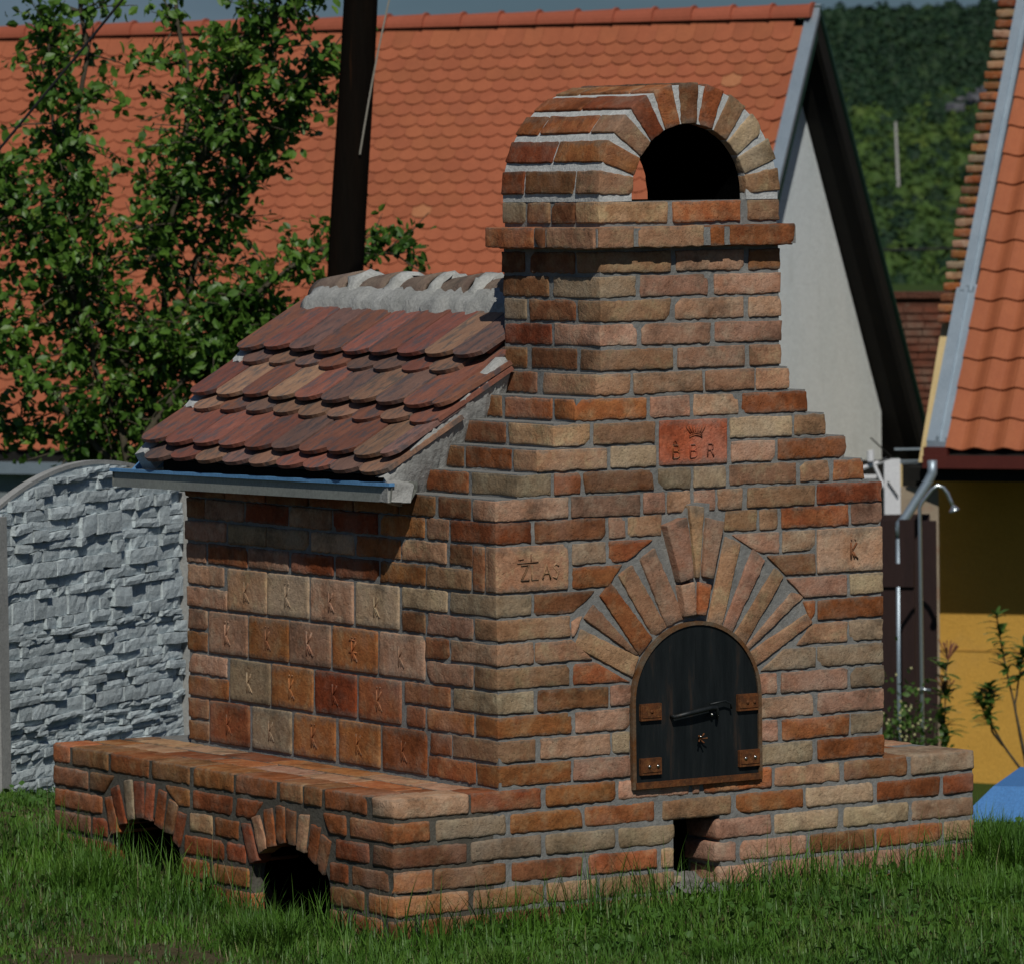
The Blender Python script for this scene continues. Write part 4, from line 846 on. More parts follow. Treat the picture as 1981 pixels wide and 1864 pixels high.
# cream gable wall left of the strip with brick-on-edge verge above it
mb=MB(); V=[]
for u in (-.165,.0):
    for v,z in [(-.2,-.1),(-.9,1.06),(-1.9,1.06),(-1.9,-.1)]: V.append(fy(u,v,z))
mb.add(V,[[0,1,2,3],[7,6,5,4]]+[[i,i+4,(i+1)%4+4,(i+1)%4] for i in range(4)]); finish(mb.build('gable_wall',CREAM,yh))
mb=MB(); V=[]
for u in (-.158,.06):
    for v,z in [(-1.0,1.0),(-3.9,1.0+2.9*tp*1.0),(-4.2,1.0+2.9*tp),(-1.5,.9)]: V.append(fy(u,v-.03,z-.05))
mb.add(V,[[0,1,2,3],[7,6,5,4]]+[[i,i+4,(i+1)%4+4,(i+1)%4] for i in range(4)]); finish(mb.build('verge_mortar',MORTM,yh))
for i in range(44):
    t=1.28+i*.108; u0=-.165+rng.normal()*.008; c=fy(0,-cs*t,sn*t+.02)
    O=fy(u0,0,0); S=fy(1,0,0)-fy(0,0,0); Nn=np.cross(S,[0,0,1.]); Nn=Nn/np.linalg.norm(Nn); 
    zz=(fy(0,0,0)[2])+sn*t-.02; v_=-cs*t+.03
    Oo=fy(0,v_,0); Oo[2]=0
    ok=np.dot(Nn,fy(0,1,0)-fy(0,0,0)); Nn=Nn if ok>0 else -Nn
    brick('verge_brick',[(u0,zz),(u0+.205,zz),(u0+.205,zz+.062),(u0,zz+.062)],(Oo,S,Nn),.12,BM['robrtgomrt'[i%10]],yh,rough=2.2,step=.05,r=.012)
# ================= BRICK OUTBUILDING between the houses =================
fo=Fr(4.2,63,-1.,68)
ob=tag(empty('brick_building',tuple(fo(1.,-1,-2.4))),'old dark red brick building seen in the gap between the two houses','building')
OBM=material('old_brick_wall',(.16,.06,.035),(.11,.045,.03),rough=1,scale=2.5,bump=1,bscale=12,bdist=.05,c3=(.2,.15,.11),s3=4,f3=.6)
mb=MB(); fbox(mb,fo,-1.2,-2,-2.6,4,0,1.45); finish(mb.build('wall',OBM,ob))
for j in range(36):
    mb_=None
mb=MB()
for j in range(44):
    z0=-2.5+j*.088
    x=-1.2+(.12 if j%2 else 0)
    while x<1.6:
        l_=.235*rng.uniform(.8,1.05); fbox(mb,fo,x,0.,z0,x+l_,.012+rng.uniform(0,.02),z0+.066); x+=l_+.015
tag(finish(mb.build('bricks',material('old_bricks',(.20,.062,.035),(.12,.05,.032),rough=1,scale=5,bump=.6,c3=(.26,.19,.14),s3=3,t3=(.5,.7),f3=.6),ob)),kind='stuff')
mb=MB(); fbox(mb,fo,-1.25,-.3,1.45,1.8,.05,1.52); finish(mb.build('coping',OBM,ob))
# ================= HILL: forest crowns =================
def leafmat(n,c1,c2,**k): return material(n,c1,c2,rough=.7,var=0,spec=.25,**k)
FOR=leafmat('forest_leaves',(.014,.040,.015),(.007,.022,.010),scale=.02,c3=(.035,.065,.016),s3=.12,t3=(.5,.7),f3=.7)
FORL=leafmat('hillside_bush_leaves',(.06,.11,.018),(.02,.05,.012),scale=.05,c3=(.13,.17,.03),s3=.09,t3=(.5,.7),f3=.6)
def crowns(name,mat,pts,nq,qs):
    VV=[];FF=[];n0=0
    for (a,b,z,r_,h) in pts:
        q=rng.normal(size=(nq,3)); q/=np.linalg.norm(q,axis=1)[:,None]; q[:,2]=abs(q[:,2])*1.1-.25
        lump=1+.22*np.sin(q[:,0]*5+a)*np.sin(q[:,1]*4+b)*np.cos(q[:,2]*6); c=q*np.array([r_,r_,h])*lump[:,None]*rng.uniform(.82,1.05,(nq,1))
        base=site(a,b,z+h*.35); c=c+base
        t1=rng.normal(size=(nq,3)); nrm=q+rng.normal(size=(nq,3))*.45; t1-=nrm*(t1*nrm).sum(1)[:,None]/(nrm**2).sum(1)[:,None]; t1/=np.linalg.norm(t1,axis=1)[:,None]
        t2=np.cross(nrm,t1); t2/=np.linalg.norm(t2,axis=1)[:,None]; s=qs*r_*rng.uniform(.6,1.3,(nq,1))
        P=np.stack([c-t1*s,c-t2*s*.7,c+t1*s,c+t2*s*.7],1).reshape(-1,3); VV.append(P); FF.append(np.arange(nq*4).reshape(nq,4)+n0); n0+=nq*4
        # dark inner core
        k=8; V=[]; base=base-np.array([0,0,.1*h])
        for i in range(4):
            for j in range(k):
                th_=.35+i*.5; g=2*math.pi*j/k; V.append(base+np.array([math.sin(th_)*math.cos(g)*r_*.8,math.sin(th_)*math.sin(g)*r_*.8,math.cos(th_)*h*.80]))
        VV.append(np.array(V)); F_=[[i*k+j,(i+1)*k+j,(i+1)*k+(j+1)%k,i*k+(j+1)%k] for i in range(3) for j in range(k)]+[[0,1,2,3],[0,3,4,7],[4,5,6,7]]
        FF.append(np.array(F_)+n0); n0+=4*k
    return mesh(name,np.concatenate(VV),np.concatenate(FF),mat)
pts=[];ptsl=[]
b=430.
while b<1640:
    r_=.45+b*.00125
    a=b*.036
    while a<b*.112:
        aa_,bb_=a+rng.normal()*r_*.4,b+rng.normal()*r_*.5; z=float(gz(aa_,bb_)); q=r_*rng.choice([.7,.9,1.1,1.6],p=[.3,.35,.25,.1])
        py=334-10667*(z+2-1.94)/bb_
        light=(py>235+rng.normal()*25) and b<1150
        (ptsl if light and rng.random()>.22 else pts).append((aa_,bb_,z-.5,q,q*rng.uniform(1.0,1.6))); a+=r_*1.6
    b+=r_*2.3
print('crowns',len(pts),len(ptsl))
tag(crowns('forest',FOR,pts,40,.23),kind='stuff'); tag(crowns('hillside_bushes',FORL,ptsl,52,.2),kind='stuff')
def s22(a,b,z): return site(a*2.2,b*2.2,1.943+(z-1.943)*2.2)
HZ_POLE=tag(empty('concrete_pole',tuple(s22(21.2,300,1.0))),'pale concrete pole standing far off among the hillside bushes','pole')
mb=MB(); mb.tube([s22(21.2,300,.8),s22(21.08,300,4.4)],[.2,.15],n=8); mb.build('shaft',material('concrete',(.5,.48,.45),(.42,.4,.38)),HZ_POLE)
mb=MB(); mb.tube([s22(21.3,300,4.2),s22(20.9,300,4.2)],.03,n=5); mb.build('crossbar',DKW,HZ_POLE)
ROCK=tag(empty('stone_terrace',tuple(s22(30.,330,4.))),'grey stone terrace outcrop on the green hillside','rock')
mb=MB()
for i in range(26):
    a=29+rng.uniform(-2.8,4.); z=7.4+(a-29)*.28+rng.normal()*.25; c=s22(a*1.22,400+rng.normal()*2,z-.2); s=rng.uniform(.5,1.1)
    V=c+rng.normal(size=(8,3))*.2*s+np.array([[x,y,zz] for zz in (-.5,.5) for y in (-1,1) for x in (-1,1)])*s
    mb.add(V,[[0,2,3,1],[4,5,7,6],[0,1,5,4],[2,6,7,3],[0,4,6,2],[1,3,7,5]])
tag(finish(mb.build('stone_slabs',material('grey_rock',(.17,.17,.165),(.12,.12,.16),rough=1,bump=.5,bscale=3),ROCK)),kind='stuff')
def cable(name,P,r_,mat,label):
    mb=MB(); mb.tube(P,r_,n=5); o=mb.build(name,mat); tag(o,label,'cable'); return o
BLK=material('black_cable',(.012,.012,.014),(.01,.01,.01),rough=.7)
cable('overhead_cable',[site(9.2+i*.6,150,-.28-.02*math.sin(i*.8)-.03*i*.1) for i in range(12)],.035,BLK,'thin dark cable strung low across the hillside between the two houses')
# ================= WOODEN POLE, WIRES =================
pole=tag(empty('utility_pole',tuple(site(-.97,30,float(gz(-.97,30))))),'dark tarred wooden utility pole leaning slightly behind the oven roof','pole')
WOOD=material('tarred_wood',(.006,.005,.004),(.010,.006,.004),rough=.95,scale=9,stretch=(1,1,.06),bump=.9,bscale=22,bdist=.012,c3=(.06,.024,.009),s3=10,t3=(.64,.78),f3=.6,spec=.03)
mb=MB(); zz=np.linspace(-2.3,6.5,30); mb.tube([site(-.888+(z-1.4)*.067+.004*math.sin(z*3),30,z) for z in zz],[.110-.0035*(z+2) for z in zz],n=20); mb.build('shaft',WOOD,pole,smooth=True)
mb=MB(); mb.box(-.04,-.015,-.3,.04,.015,.3,f=lambda x,y,z: site(-.63+x*.4,29.9+y,5.6+z)); mb.build('bracket',DKW,pole)
GW=material('pale_cable',(.34,.31,.26),(.3,.27,.22),rough=.6)
cable('stay_wire',[site(-.80+.225*i/8*1.0+.012*math.sin(i/8*3.14)*-1,29.9,2.05+.105*i*1.25) for i in range(20)],.005,GW,'thin pale wire rising from the side of the wooden pole')
cable('service_cable',[site(-2.75+i*.30,27,1.71+i*.37+.01*(i-5)**2*.3) for i in range(-2,12)],.007,BLK,'dark sagging cable crossing diagonally behind the tree leaves')
# ================= NEAR TREE =================
LIMBS=[
[(-2.1,-2.4),(-2.1, 0.033), (-2.193, 0.559), (-2.245, 0.909), (-2.279, 1.491), (-2.414, 2.072), (-2.346, 2.65), (-2.395, 3.113),(-2.35,3.6)] ,
[(-2.04,-2.4),(-2.04, 0.149), (-2.047, 0.616), (-2.022, 1.197), (-1.984, 1.719), (-1.887, 2.355), (-1.964, 2.934), (-1.873, 3.164),(-1.9,3.5)] ,
[(-2.052, 0.324), (-1.911, 0.905), (-1.698, 1.483), (-1.489, 1.828), (-1.222, 2.201), (-0.985, 2.574)] ,
[(-2.113, 0.15), (-2.155, 0.238), (-2.496, 0.709), (-2.695, 0.973), (-2.863, 1.324)] ,
[(-2.064, 0.47), (-1.588, 1.075), (-1.352, 1.304), (-1.058, 1.533), (-0.623, 1.498)] ,
[(-1.988, 1.487), (-1.807, 1.92), (-1.568, 2.351), (-1.301, 2.752), (-1.094, 3.009)] ,
[(-2.173, 0.908), (-2.485, 1.319), (-2.74, 1.7), (-2.967, 1.964)] ,
[(-2.126, 0.209), (-2.347, 0.911), (-2.394, 1.55), (-2.498, 2.218), (-2.517, 2.768)] ,
[(-1.911, 0.905), (-1.619, 0.959), (-1.413, 1.131), (-1.238, 1.187)] ,
[(-2.066, 0.325), (-1.888, 0.526), (-1.651, 0.785), (-1.472, 1.073)] ,
[(-2.155, 0.238), (-2.413, 0.446), (-2.703, 0.508), (-2.963, 0.628)]]
tree=tag(empty('fruit_tree',tuple(site(-2.07,31,float(gz(-2.07,31))))),'leafy green fruit tree with thin upright stems in front of the orange roof','tree')
BARK=material('bark',(.10,.085,.055),(.06,.05,.035),rough=1,scale=14,bump=.6,bscale=40,bdist=.01)
def samp(P,n):
    P=np.array(P); d=np.r_[0,np.cumsum(np.linalg.norm(np.diff(P,axis=0),axis=1))]; t=np.linspace(0,d[-1],n); return np.stack([np.interp(t,d,P[:,0]),np.interp(t,d,P[:,1])],1)
LV=[];
LEAF=material('tree_leaves',(.125,.245,.03),(.04,.105,.016),rough=.45,scale=3,c3=(.20,.29,.04),s3=7,t3=(.55,.7),f3=.7,spec=.4,trans=.28)
def leaf_batch(C_,size,up_bias=.4,wid=.30):
    """pointed oval folded leaves"""
    n=len(C_); t=rng.normal(size=(n,3)); t[:,2]-=.25; t/=np.linalg.norm(t,axis=1)[:,None]
    nr_=rng.normal(size=(n,3)); nr_[:,2]+=up_bias*2; nr_-=t*(t*nr_).sum(1)[:,None]; nr_/=np.linalg.norm(nr_,axis=1)[:,None]; s=np.cross(t,nr_)
    L_=(size*rng.uniform(.65,1.25,n))[:,None]; w_=L_*wid*1.0
    P=[C_,C_+t*L_*.35+s*w_+nr_*L_*.06,C_+t*L_*.75+s*w_*.75+nr_*L_*.05,C_+t*L_-nr_*L_*.08,C_+t*L_*.75-s*w_*.75+nr_*L_*.05,C_+t*L_*.35-s*w_+nr_*L_*.06,C_+t*L_*.5]
    return np.stack(P,1).reshape(-1,3)
LF=[[0,1,6],[1,2,6],[2,3,6],[3,4,6],[4,5,6],[5,0,6]]
def leafmesh(name,VV,mat,parent):
    n=len(VV)//7; base=np.array(LF); F=(base[None]+7*np.arange(n)[:,None,None]).reshape(-1,3); return mesh(name,VV,F,mat,parent)
mtr=MB(); mbr=MB()
for li,P in enumerate(LIMBS):
    n=26; S_=samp(P,n); wob=np.cumsum(rng.normal(size=n))*.012; dep=31+rng.uniform(-.35,.35)*(li>1)+np.cumsum(rng.normal(size=n)*.03)
    pts3=[site(S_[i,0]+wob[i],dep[i],S_[i,1]) for i in range(n)]
    R0=.030 if li<2 else .019
    (mtr if li<2 else mbr).tube(pts3,[R0*(1-.8*i/n)+.003 for i in range(n)],n=7)
    for i in range(n):
        if S_[i,1]<-.25: continue
        if S_[i,1]<.9 and rng.random()<.6: continue
        for k in range(4 if S_[i,1]<1.6 else 6):
            ln=rng.uniform(.12,.46)*(1.15-.4*i/n); d=rng.normal(size=3)*np.array([1,1,.55]); d[2]+=.35; d/=np.linalg.norm(d)
            tip=np.array(pts3[i])+d*ln; mbr.tube([pts3[i],np.array(pts3[i])+d*ln*.5+rng.normal(size=3)*.012,tip],[.006,.004,.002],n=4,cap=False)
            m=int(rng.integers(9,19)); tt=rng.uniform(.25,1.05,m)[:,None]; LV.append(np.array(pts3[i])+d*ln*tt+rng.normal(size=(m,3))*.030)
mtr.build('trunk',BARK,tree,smooth=True); mbr.build('branches',BARK,tree,smooth=True)
C_=np.concatenate(LV); print('leaves',len(C_)); leafmesh('crown',leaf_batch(C_,.068),LEAF,tree)
# ================= CONCRETE FENCE =================
CON=material('grey_concrete_stone',(.54,.60,.62),(.45,.51,.53),rough=.9,scale=10,bump=.7,bscale=45,bdist=.01,var=.14,c3=(.58,.62,.62),s3=16,t3=(.55,.7),f3=.5,spec=.2)
CONP=material('concrete_post',(.36,.36,.345),(.29,.29,.28),rough=.9,scale=8,bump=.4,bscale=60,bdist=.005,c3=(.24,.24,.22),s3=14,f3=.4)
fence=tag(empty('concrete_fence',tuple(site(-1.6,21.8,-.5))),'grey precast concrete fence with stone relief and arched top beside the oven','fence')
PA=np.array([-1.972,21.0]); PB=np.array([-1.358,22.42]); fd=(PB-PA); fl=np.linalg.norm(fd); fd/=fl; fn=np.array([fd[1],-fd[0]])  # towards the camera side? checked below
if fn@(-PA)<0: fn=-fn
def ff(s,d,z): q=PA+fd*s+fn*d; return site(q[0],q[1],z)
ztop=lambda s: .825-.14*((s-fl/2)/(fl/2))**2
def arcpoly(s0,s1,z0,off=0,n=24): return [(s0,z0)]+[(s0+(s1-s0)*i/n,ztop((s0+(s1-s0)*i/n)%1e9)+off) for i in range(n+1)]+[(s1,z0)]
def fprism(poly,d0,d1,name,mat):
    n=len(poly); V=[ff(s,d0,z) for s,z in poly]+[ff(s,d1,z) for s,z in poly]
    return finish(mesh(name,V,[list(range(n)),list(range(n,2*n))[::-1]]+[[i,i+n,(i+1)%n+n,(i+1)%n] for i in range(n)],mat,fence))
fprism(arcpoly(0,fl,-1.),-.028,0,'panel',CON)
po=arcpoly(0,fl,.3,.006)[1:-1]; pi_=arcpoly(0,fl,.3,-.010)[1:-1]
fprism(po+pi_[::-1],-.030,.005,'arched_coping',CONP)
for s in (-.07,fl):
    mb=MB(); mb.box(s+.0,-.09,-1.1,s+.075,.045,.66,f=lambda x,y,z: ff(x,y,z)); finish(mb.build('post',CONP,fence))
def stones(s0,s1,ztopf,z0):
    out=[]; z=z0
    while z<.85:
        h=rng.choice([.024,.034,.046,.06,.08],p=[.2,.27,.25,.18,.10]); s=s0+rng.uniform(-.08,0)
        base=rng.uniform(.004,.018)
        while s<s1:
            l_=rng.uniform(.06,.24); a,b_=max(s,s0+.003),min(s+l_-.004,s1-.003)
            if b_-a>.025:
                zt=min(z+h-.003,ztopf((a+b_)/2)-.018)
                if zt-z>.012: 
                    if h>.06 and rng.random()<.45:
                        zm=z+(zt-z)*rng.uniform(.4,.6); out+= [(a,b_,z,zm-.002),(a,b_,zm,zt)]
                    else: out.append((a,b_,z,zt))
            s+=l_
        z+=h
    return out
def stone_geo(a,b_,z,zt):
    nx=max(2,int((b_-a)/.03)); nz=2; d=rng.choice([.007,.013,.02,.028])+rng.normal()*.002; til=rng.normal()*.004; V=[];F=[]
    skew=rng.normal()*.006
    for k in range(nz+1):
        for i in range(nx+1):
            x=a+(b_-a)*i/nx; zz=z+(zt-z)*k/nz+rng.normal()*.0014+skew*(i/nx-.5)
            e=(i in (0,nx)) or (k in (0,nz)); V.append((x+rng.normal()*.0015,d+til*(i/nx-.5)*2+rng.normal()*.0011-(.003 if e else 0),zz))
    m=(nx+1)*(nz+1); V+= [(x,-.002,zz) for x,_,zz in V]
    for k in range(nz):
        for i in range(nx):
            q=k*(nx+1)+i; F.append([q,q+1,q+nx+2,q+nx+1])
    rim=[i for i in range(nx+1)]+[k*(nx+1)+nx for k in range(1,nz+1)]+[nz*(nx+1)+i for i in range(nx-1,-1,-1)]+[k*(nx+1) for k in range(nz-1,0,-1)]
    F+=[[rim[i],rim[i]+m,rim[(i+1)%len(rim)]+m,rim[(i+1)%len(rim)]] for i in range(len(rim))]
    return [ff(*v) for v in V],F
st=stones(.008,fl-.004,ztop,-.56); print('stones',len(st))
st.sort(key=lambda q:-(q[1]-q[0])*(q[3]-q[2]))
for q in st[:290]:
    V,F=stone_geo(*q); finish(mesh('stone',V,F,CON,fence))
mb=MB()
for q in st[290:]: mb.add(*stone_geo(*q))
if st[290:]: tag(finish(mb.build('small_stones',CON,fence)),kind='stuff')
# the next panel, left of the near post
f2=tag(empty('concrete_fence',tuple(ff(-1.,0,-.5))),'next panel of the grey stone relief fence at the far left edge','fence')
ztop2=lambda s: ztop(s+fl+.075)
keep=fence; fence=f2
P=[(s-fl-.075,z) for s,z in arcpoly(0,fl,-1.)]; fprism(P,-.05,0,'panel',CON)
P=[(s-fl-.075,z) for s,z in po+pi_[::-1]]; fprism(P,-.030,.005,'arched_coping',CONP)
mb=MB()
for q in stones(-fl-.075+.005,-.08,ztop2,-.56): mb.add(*stone_geo(*q))
tag(finish(mb.build('relief_stones',CON,f2)),kind='stuff')
mb=MB(); mb.box(-fl-.15,-.09,-1.1,-fl-.075,.045,.52,f=lambda x,y,z: ff(x,y,z)); finish(mb.build('post',CONP,f2))
# ================= YARD BETWEEN THE HOUSES =================
GB=material('dark_brown_boards',(.030,.014,.012),(.022,.010,.009),rough=.6,scale=9,stretch=(1,1,.1),bump=.3)
gate=tag(empty('board_fence',tuple(site(2.88,40,-3.2))),'dark brown board fence standing behind the oven beside the yellow wall','fence')
fg=Fr(2.69,40,-.615,76)
x=-.45
for i,(a,b_) in enumerate([(-.62,-.5),(-.47,-.34),(-.31,-.18),(-.15,-.02),(.0,.095),(.125,.235),(.295,.39)]):
    mb=MB(); fbox(mb,fg,a,-.0,-2.7,b_,.025,0.+(.004*(i%3))); finish(mb.build('board',GB,gate))
for z in (-.36,-1.9):
    mb=MB(); fbox(mb,fg,-.65,.028,z-.12,.24 if z<-1 else .235,.05,z+.05); finish(mb.build('rail',GB,gate))
mb=MB(); mb.box(2.5,44.3,-3.4,3.36,44.35,-.845,f=lambda x,y,z: site(x,y,z)); finish(mb.build('backing_board',GB,gate))
mb=MB(); fbox(mb,fg,.29,.03,-2.7,.40,.05,-.0); finish(mb.build('post',GB,gate))
dp=MB(); dp.tube([site(3.36,44,-.40),site(3.36,44,-.50),site(3.33,44,-.56),site(3.15,44,-.84),site(3.10,44,-.90),site(3.085,44,-1.0)],[.04]*6,n=10)
o=tag(empty('downpipe',tuple(site(3.085,44,-3.3))),'galvanised rain downpipe kinking from the maroon gutter down behind the brown boards','pipe')
dp.build('upper_pipe',METAL,o,smooth=True)
dp=MB(); dp.tube([site(3.085,44,-.95),site(3.07,44,-3.4)],.022,n=10); dp.build('lower_pipe',METAL,o,smooth=True)
dp=MB(); dp.tube([site(3.087,44,-.93),site(3.086,44,-.98)],.036,n=10); dp.build('collar',METAL,o,smooth=True)
sh=tag(empty('garden_shower',tuple(site(2.9,39,-3.1))),'thin metal garden shower pipe with curved neck in front of the brown boards','shower')
CHR=material('chrome',(.55,.6,.62),(.5,.55,.57),rough=.3,metal=.85,scale=5)
mb=MB(); P=[(2.90,-3.1),(2.893,-2.1),(2.886,-.47),(2.90,-.43)]+[(2.90+.06*(1-math.cos(g))+.045*0,-.43+.12*math.sin(g)*1.0) for g in ()]+[(2.935,-.385),(2.975,-.335),(3.015,-.31),(3.055,-.325),(3.085,-.365),(3.108,-.42),(3.122,-.455)]
mb.tube([site(a,39,z) for a,z in P],.014,n=8); mb.build('pipe',CHR,sh,smooth=True)
mb=MB(); mb.tube([site(3.122,39,-.45),site(3.13,39,-.472),site(3.132,39,-.487),site(3.134,39,-.492)],[.012,.03,.042,.040],n=12); mb.build('shower_head',CHR,sh,smooth=True)
mb=MB(); mb.tube([site(2.87,38.97,-1.75),site(2.95,38.97,-1.76)],.012,n=6); mb.build('tap',CHR,sh,smooth=True)
def s45(a,b,z): return site(a*1.05,b*1.05,1.943+(z-1.943)*1.05)
# white post with brackets and cream panel beside the gable
wp=tag(empty('white_post',tuple(s45(2.95,43,-3.3))),'white painted post with angled bracket arms under the gable corner','post')
WP=material('white_paint',(.72,.72,.74),(.66,.66,.68),rough=.6,scale=3)
mb=MB(); mb.box(2.905,42.95,-3.3,3.03,43.05,-.33,f=lambda x,y,z: s45(x,y,z)); finish(mb.build('shaft',WP,wp))
mb=MB(); mb.tube([s45(2.67,43,-.42),s45(2.93,43,-.335)],.018,n=6); mb.build('arm',WP,wp)
mb=MB(); mb.tube([s45(2.83,43,-.37),s45(2.905,42.98,-.55)],.016,n=6); mb.build('brace',WP,wp)
mb=MB(); mb.tube([s45(2.80,42.95,-.16),s45(2.97,42.95,-.32)],.006,n=5); mb.tube([s45(2.86,42.95,-.345),s45(2.97,42.95,-.315)],.008,n=5); mb.build('rod',DKW,wp)
mb=MB(); mb.tube([s45(2.79,42.97,-.30),s45(2.80,42.97,-.26),s45(2.80,42.97,-.345)],[.01,.028,.03],n=8); mb.build('insulator',WP,wp)
mb=MB(); mb.tube([s45(2.93,42.93,-.5),s45(3.01,42.93,-.62)],.006,n=5); mb.build('rod',DKW,wp)
cp=tag(empty('garden_wall',tuple(s45(3.1,43.6,-3.2))),'narrow cream strip of wall between the white post and the drainpipe','wall')
mb=MB(); mb.box(3.025,43.5,-3.3,3.085,43.7,-.405,f=lambda x,y,z: s45(x,y,z)); finish(mb.build('strip',CREAM,cp))
mb=MB()
for i in range(9): mb.box(3.00,43.4,-.55-i*.05,3.028,43.49,-.535-i*.05,f=lambda x,y,z: s45(x,y,z))
mb.build('dark_clips',DKW,cp)
mb=MB(); mb.box(3.0,43.0,-3.3,3.33,43.2,-.555,f=lambda x,y,z: s45(x,y,z)); finish(mb.build('low_wall',material('beige_plaster',(.36,.29,.21),(.28,.22,.16),rough=1,scale=4,c3=(.3,.12,.07),s3=6,f3=.5),cp))
mb=MB(); mb.box(2.6,44,-3.3,3.36,44.2,-.40,f=lambda x,y,z: s45(x,y,z)); finish(mb.build('shed_wall',DKW,cp))
mb=MB(); mb.box(3.06,44,-.425,3.36,44.05,-.395,f=lambda x,y,z: s45(x,y,z)); mb.box(3.06,44,-.315,3.36,44.05,-.30,f=lambda x,y,z: s45(x,y,z)); finish(mb.build('cross_rail',METAL,cp))
gp_=tag(empty('grey_panel',tuple(s45(2.72,43.4,-.55))),'small grey panel showing beside the white post above the oven step','panel')
mb=MB(); mb.box(2.60,43.35,-.75,2.86,43.37,-.50,f=lambda x,y,z: s45(x,y,z)); finish(mb.build('sheet',material('grey_sheet',(.12,.13,.15),(.1,.11,.13)),gp_))
mb=MB(); mb.box(2.60,43.34,-.50,2.87,43.38,-.47,f=lambda x,y,z: s45(x,y,z)); finish(mb.build('rim',WP,gp_))
# blue box
BB=material('blue_painted_wood',(.07,.22,.50),(.06,.19,.44),rough=.55,scale=5,bump=.25,bscale=30,c3=(.05,.15,.36),s3=40,t3=(.6,.8),f3=.5)
bx=tag(empty('blue_box',tuple(site(2.4,24.3,-1.5))),'bright blue wooden box with sloping lid in the grass at the right edge','box')
fb=Fr(1.92,24,-.93,76)
mb=MB(); fbox(mb,fb,.012,-1.,-.9,.85,0,-.075); finish(mb.build('side_boards',BB,bx))
mb=MB(); fbox(mb,fb,0,-1.01,-.07,.86,.012,.0); finish(mb.build('rim_board',BB,bx))
mb=MB(); V=[fb(-.005,.02,.002),fb(.87,.02,.002),fb(.87,-1.02,.002),fb(-.005,-1.02,.002),fb(.15,-.12,.16),fb(.72,-.12,.16),fb(.72,-.9,.16),fb(.15,-.9,.16)]
mb.add(V,[[0,3,2,1],[4,5,6,7],[0,1,5,4],[1,2,6,5],[2,3,7,6],[3,0,4,7]]); finish(mb.build('lid',BB,bx))
# oleanders
OL=material('oleander_leaves',(.11,.20,.035),(.06,.13,.025),rough=.45,scale=6,c3=(.12,.17,.05),s3=12,f3=.5,spec=.4,trans=.35)
def oleander(name,stems,dep,label,leafsize=.15,nl=16,flowers=False,bare=.3):
    t=tag(empty(name,tuple(site(stems[0][0][0],dep,stems[0][0][1]))),label,'plant'); mb=MB(); VV=[];F=[];nf=0; fm=MB()
    for st_ in stems:
        S_=samp(st_,14); dd=dep+np.cumsum(rng.normal(size=14))*.02
        P3=[site(S_[i,0],dd[i],S_[i,1]) for i in range(14)]; mb.tube(P3,[.010*(1-.6*i/14) for i in range(14)],n=6)
        for k in range(nl):
            f=rng.uniform(bare,1.0)**.8*13; i=min(int(f),12); o=P3[i]+(P3[i+1]-P3[i])*(f-i)
            d=rng.normal(size=3); d[2]=abs(d[2])*.5+.25; d/=np.linalg.norm(d); s=np.cross(d,[0,0,1.]); s/=np.linalg.norm(s); n_=np.cross(s,d); L_=leafsize*rng.uniform(.6,1.2); w_=L_*.15
            ps=[]
            for q,wq in ((0,.3),(.33,1),(.7,.8),(1,.05)):
                c=o+d*L_*q-np.array([0,0,1.])*L_*.35*q*q; ps+=[c-s*w_*wq,c+n_*w_*.15,c+s*w_*wq]
            VV+=ps; F+=[[nf+a*3+b_,nf+a*3+b_+1,nf+a*3+b_+4,nf+a*3+b_+3] for a in range(3) for b_ in range(2)]; nf+=12
        if flowers:
            for k in range(16):
                d=rng.normal(size=3)*.5; d[2]=1.2; d/=np.linalg.norm(d); fm.tube([P3[-1],P3[-1]+d*.06,P3[-1]+d*rng.uniform(.09,.16)],[.003,.003,.006],n=4)
    mb.build('stem',BARK,t,smooth=True); mesh('foliage',VV,F,OL,t); t['group']='oleanders in front of the yellow house'
    if flowers: tag(fm.build('flower_buds',material('red_buds',(.22,.07,.04),(.2,.09,.05)),t),kind='stuff')
    return t
oleander('oleander',[[(2.88,-2.9),(2.90,-2.0),(2.94,-1.75),(3.0,-1.46)],[(2.9,-2.6),(2.97,-2.05),(2.98,-1.7)]],38,'upright oleander with reddish buds rising behind the right end of the bench',.18,60,True,.15)
oleander('oleander',[[(3.42,-2.5),(3.35,-2.0),(3.27,-1.55),(3.2,-1.25),(3.16,-.98)],[(3.38,-2.1),(3.2,-1.85),(3.07,-1.62),(3.02,-1.5)],[(3.34,-1.9),(3.28,-1.6),(3.35,-1.2)],[(3.2,-1.85),(3.12,-1.75),(3.10,-1.45)]],36,'branching oleander with narrow leaf tufts before the yellow wall',.13,60,False,.6)
oleander('oleander',[[(3.0,-2.62),(3.02,-2.3),(3.05,-2.15)],[(3.05,-2.62),(3.09,-2.3)]],33,'small leafy oleander shoot behind the blue box',.12,14,False,.2)
# small pale-flowered bush left of it
bu=tag(empty('flowering_bush',tuple(site(2.62,37,-3.1))),'low leafy bush with tiny yellow flowers showing right of the oven wall','bush')
c=site(2.62,37,-1.95)+rng.normal(size=(520,3))*np.array([.13,.13,.22]); leafmesh('foliage',leaf_batch(c,.05),OL,bu)
mb=MB()
for i in range(40): ball(mb,site(2.62,36.85,-1.8)+rng.normal(size=3)*np.array([.12,.05,.17]),.010,n=5,k=3)
tag(mb.build('flowers',material('pale_flowers',(.5,.5,.25),(.45,.42,.2)),bu),kind='stuff')
mb=MB(); mb.tube([site(2.62,37,-3.1),site(2.62,37,-1.9)],.015,n=6); mb.build('stem',BARK,bu)
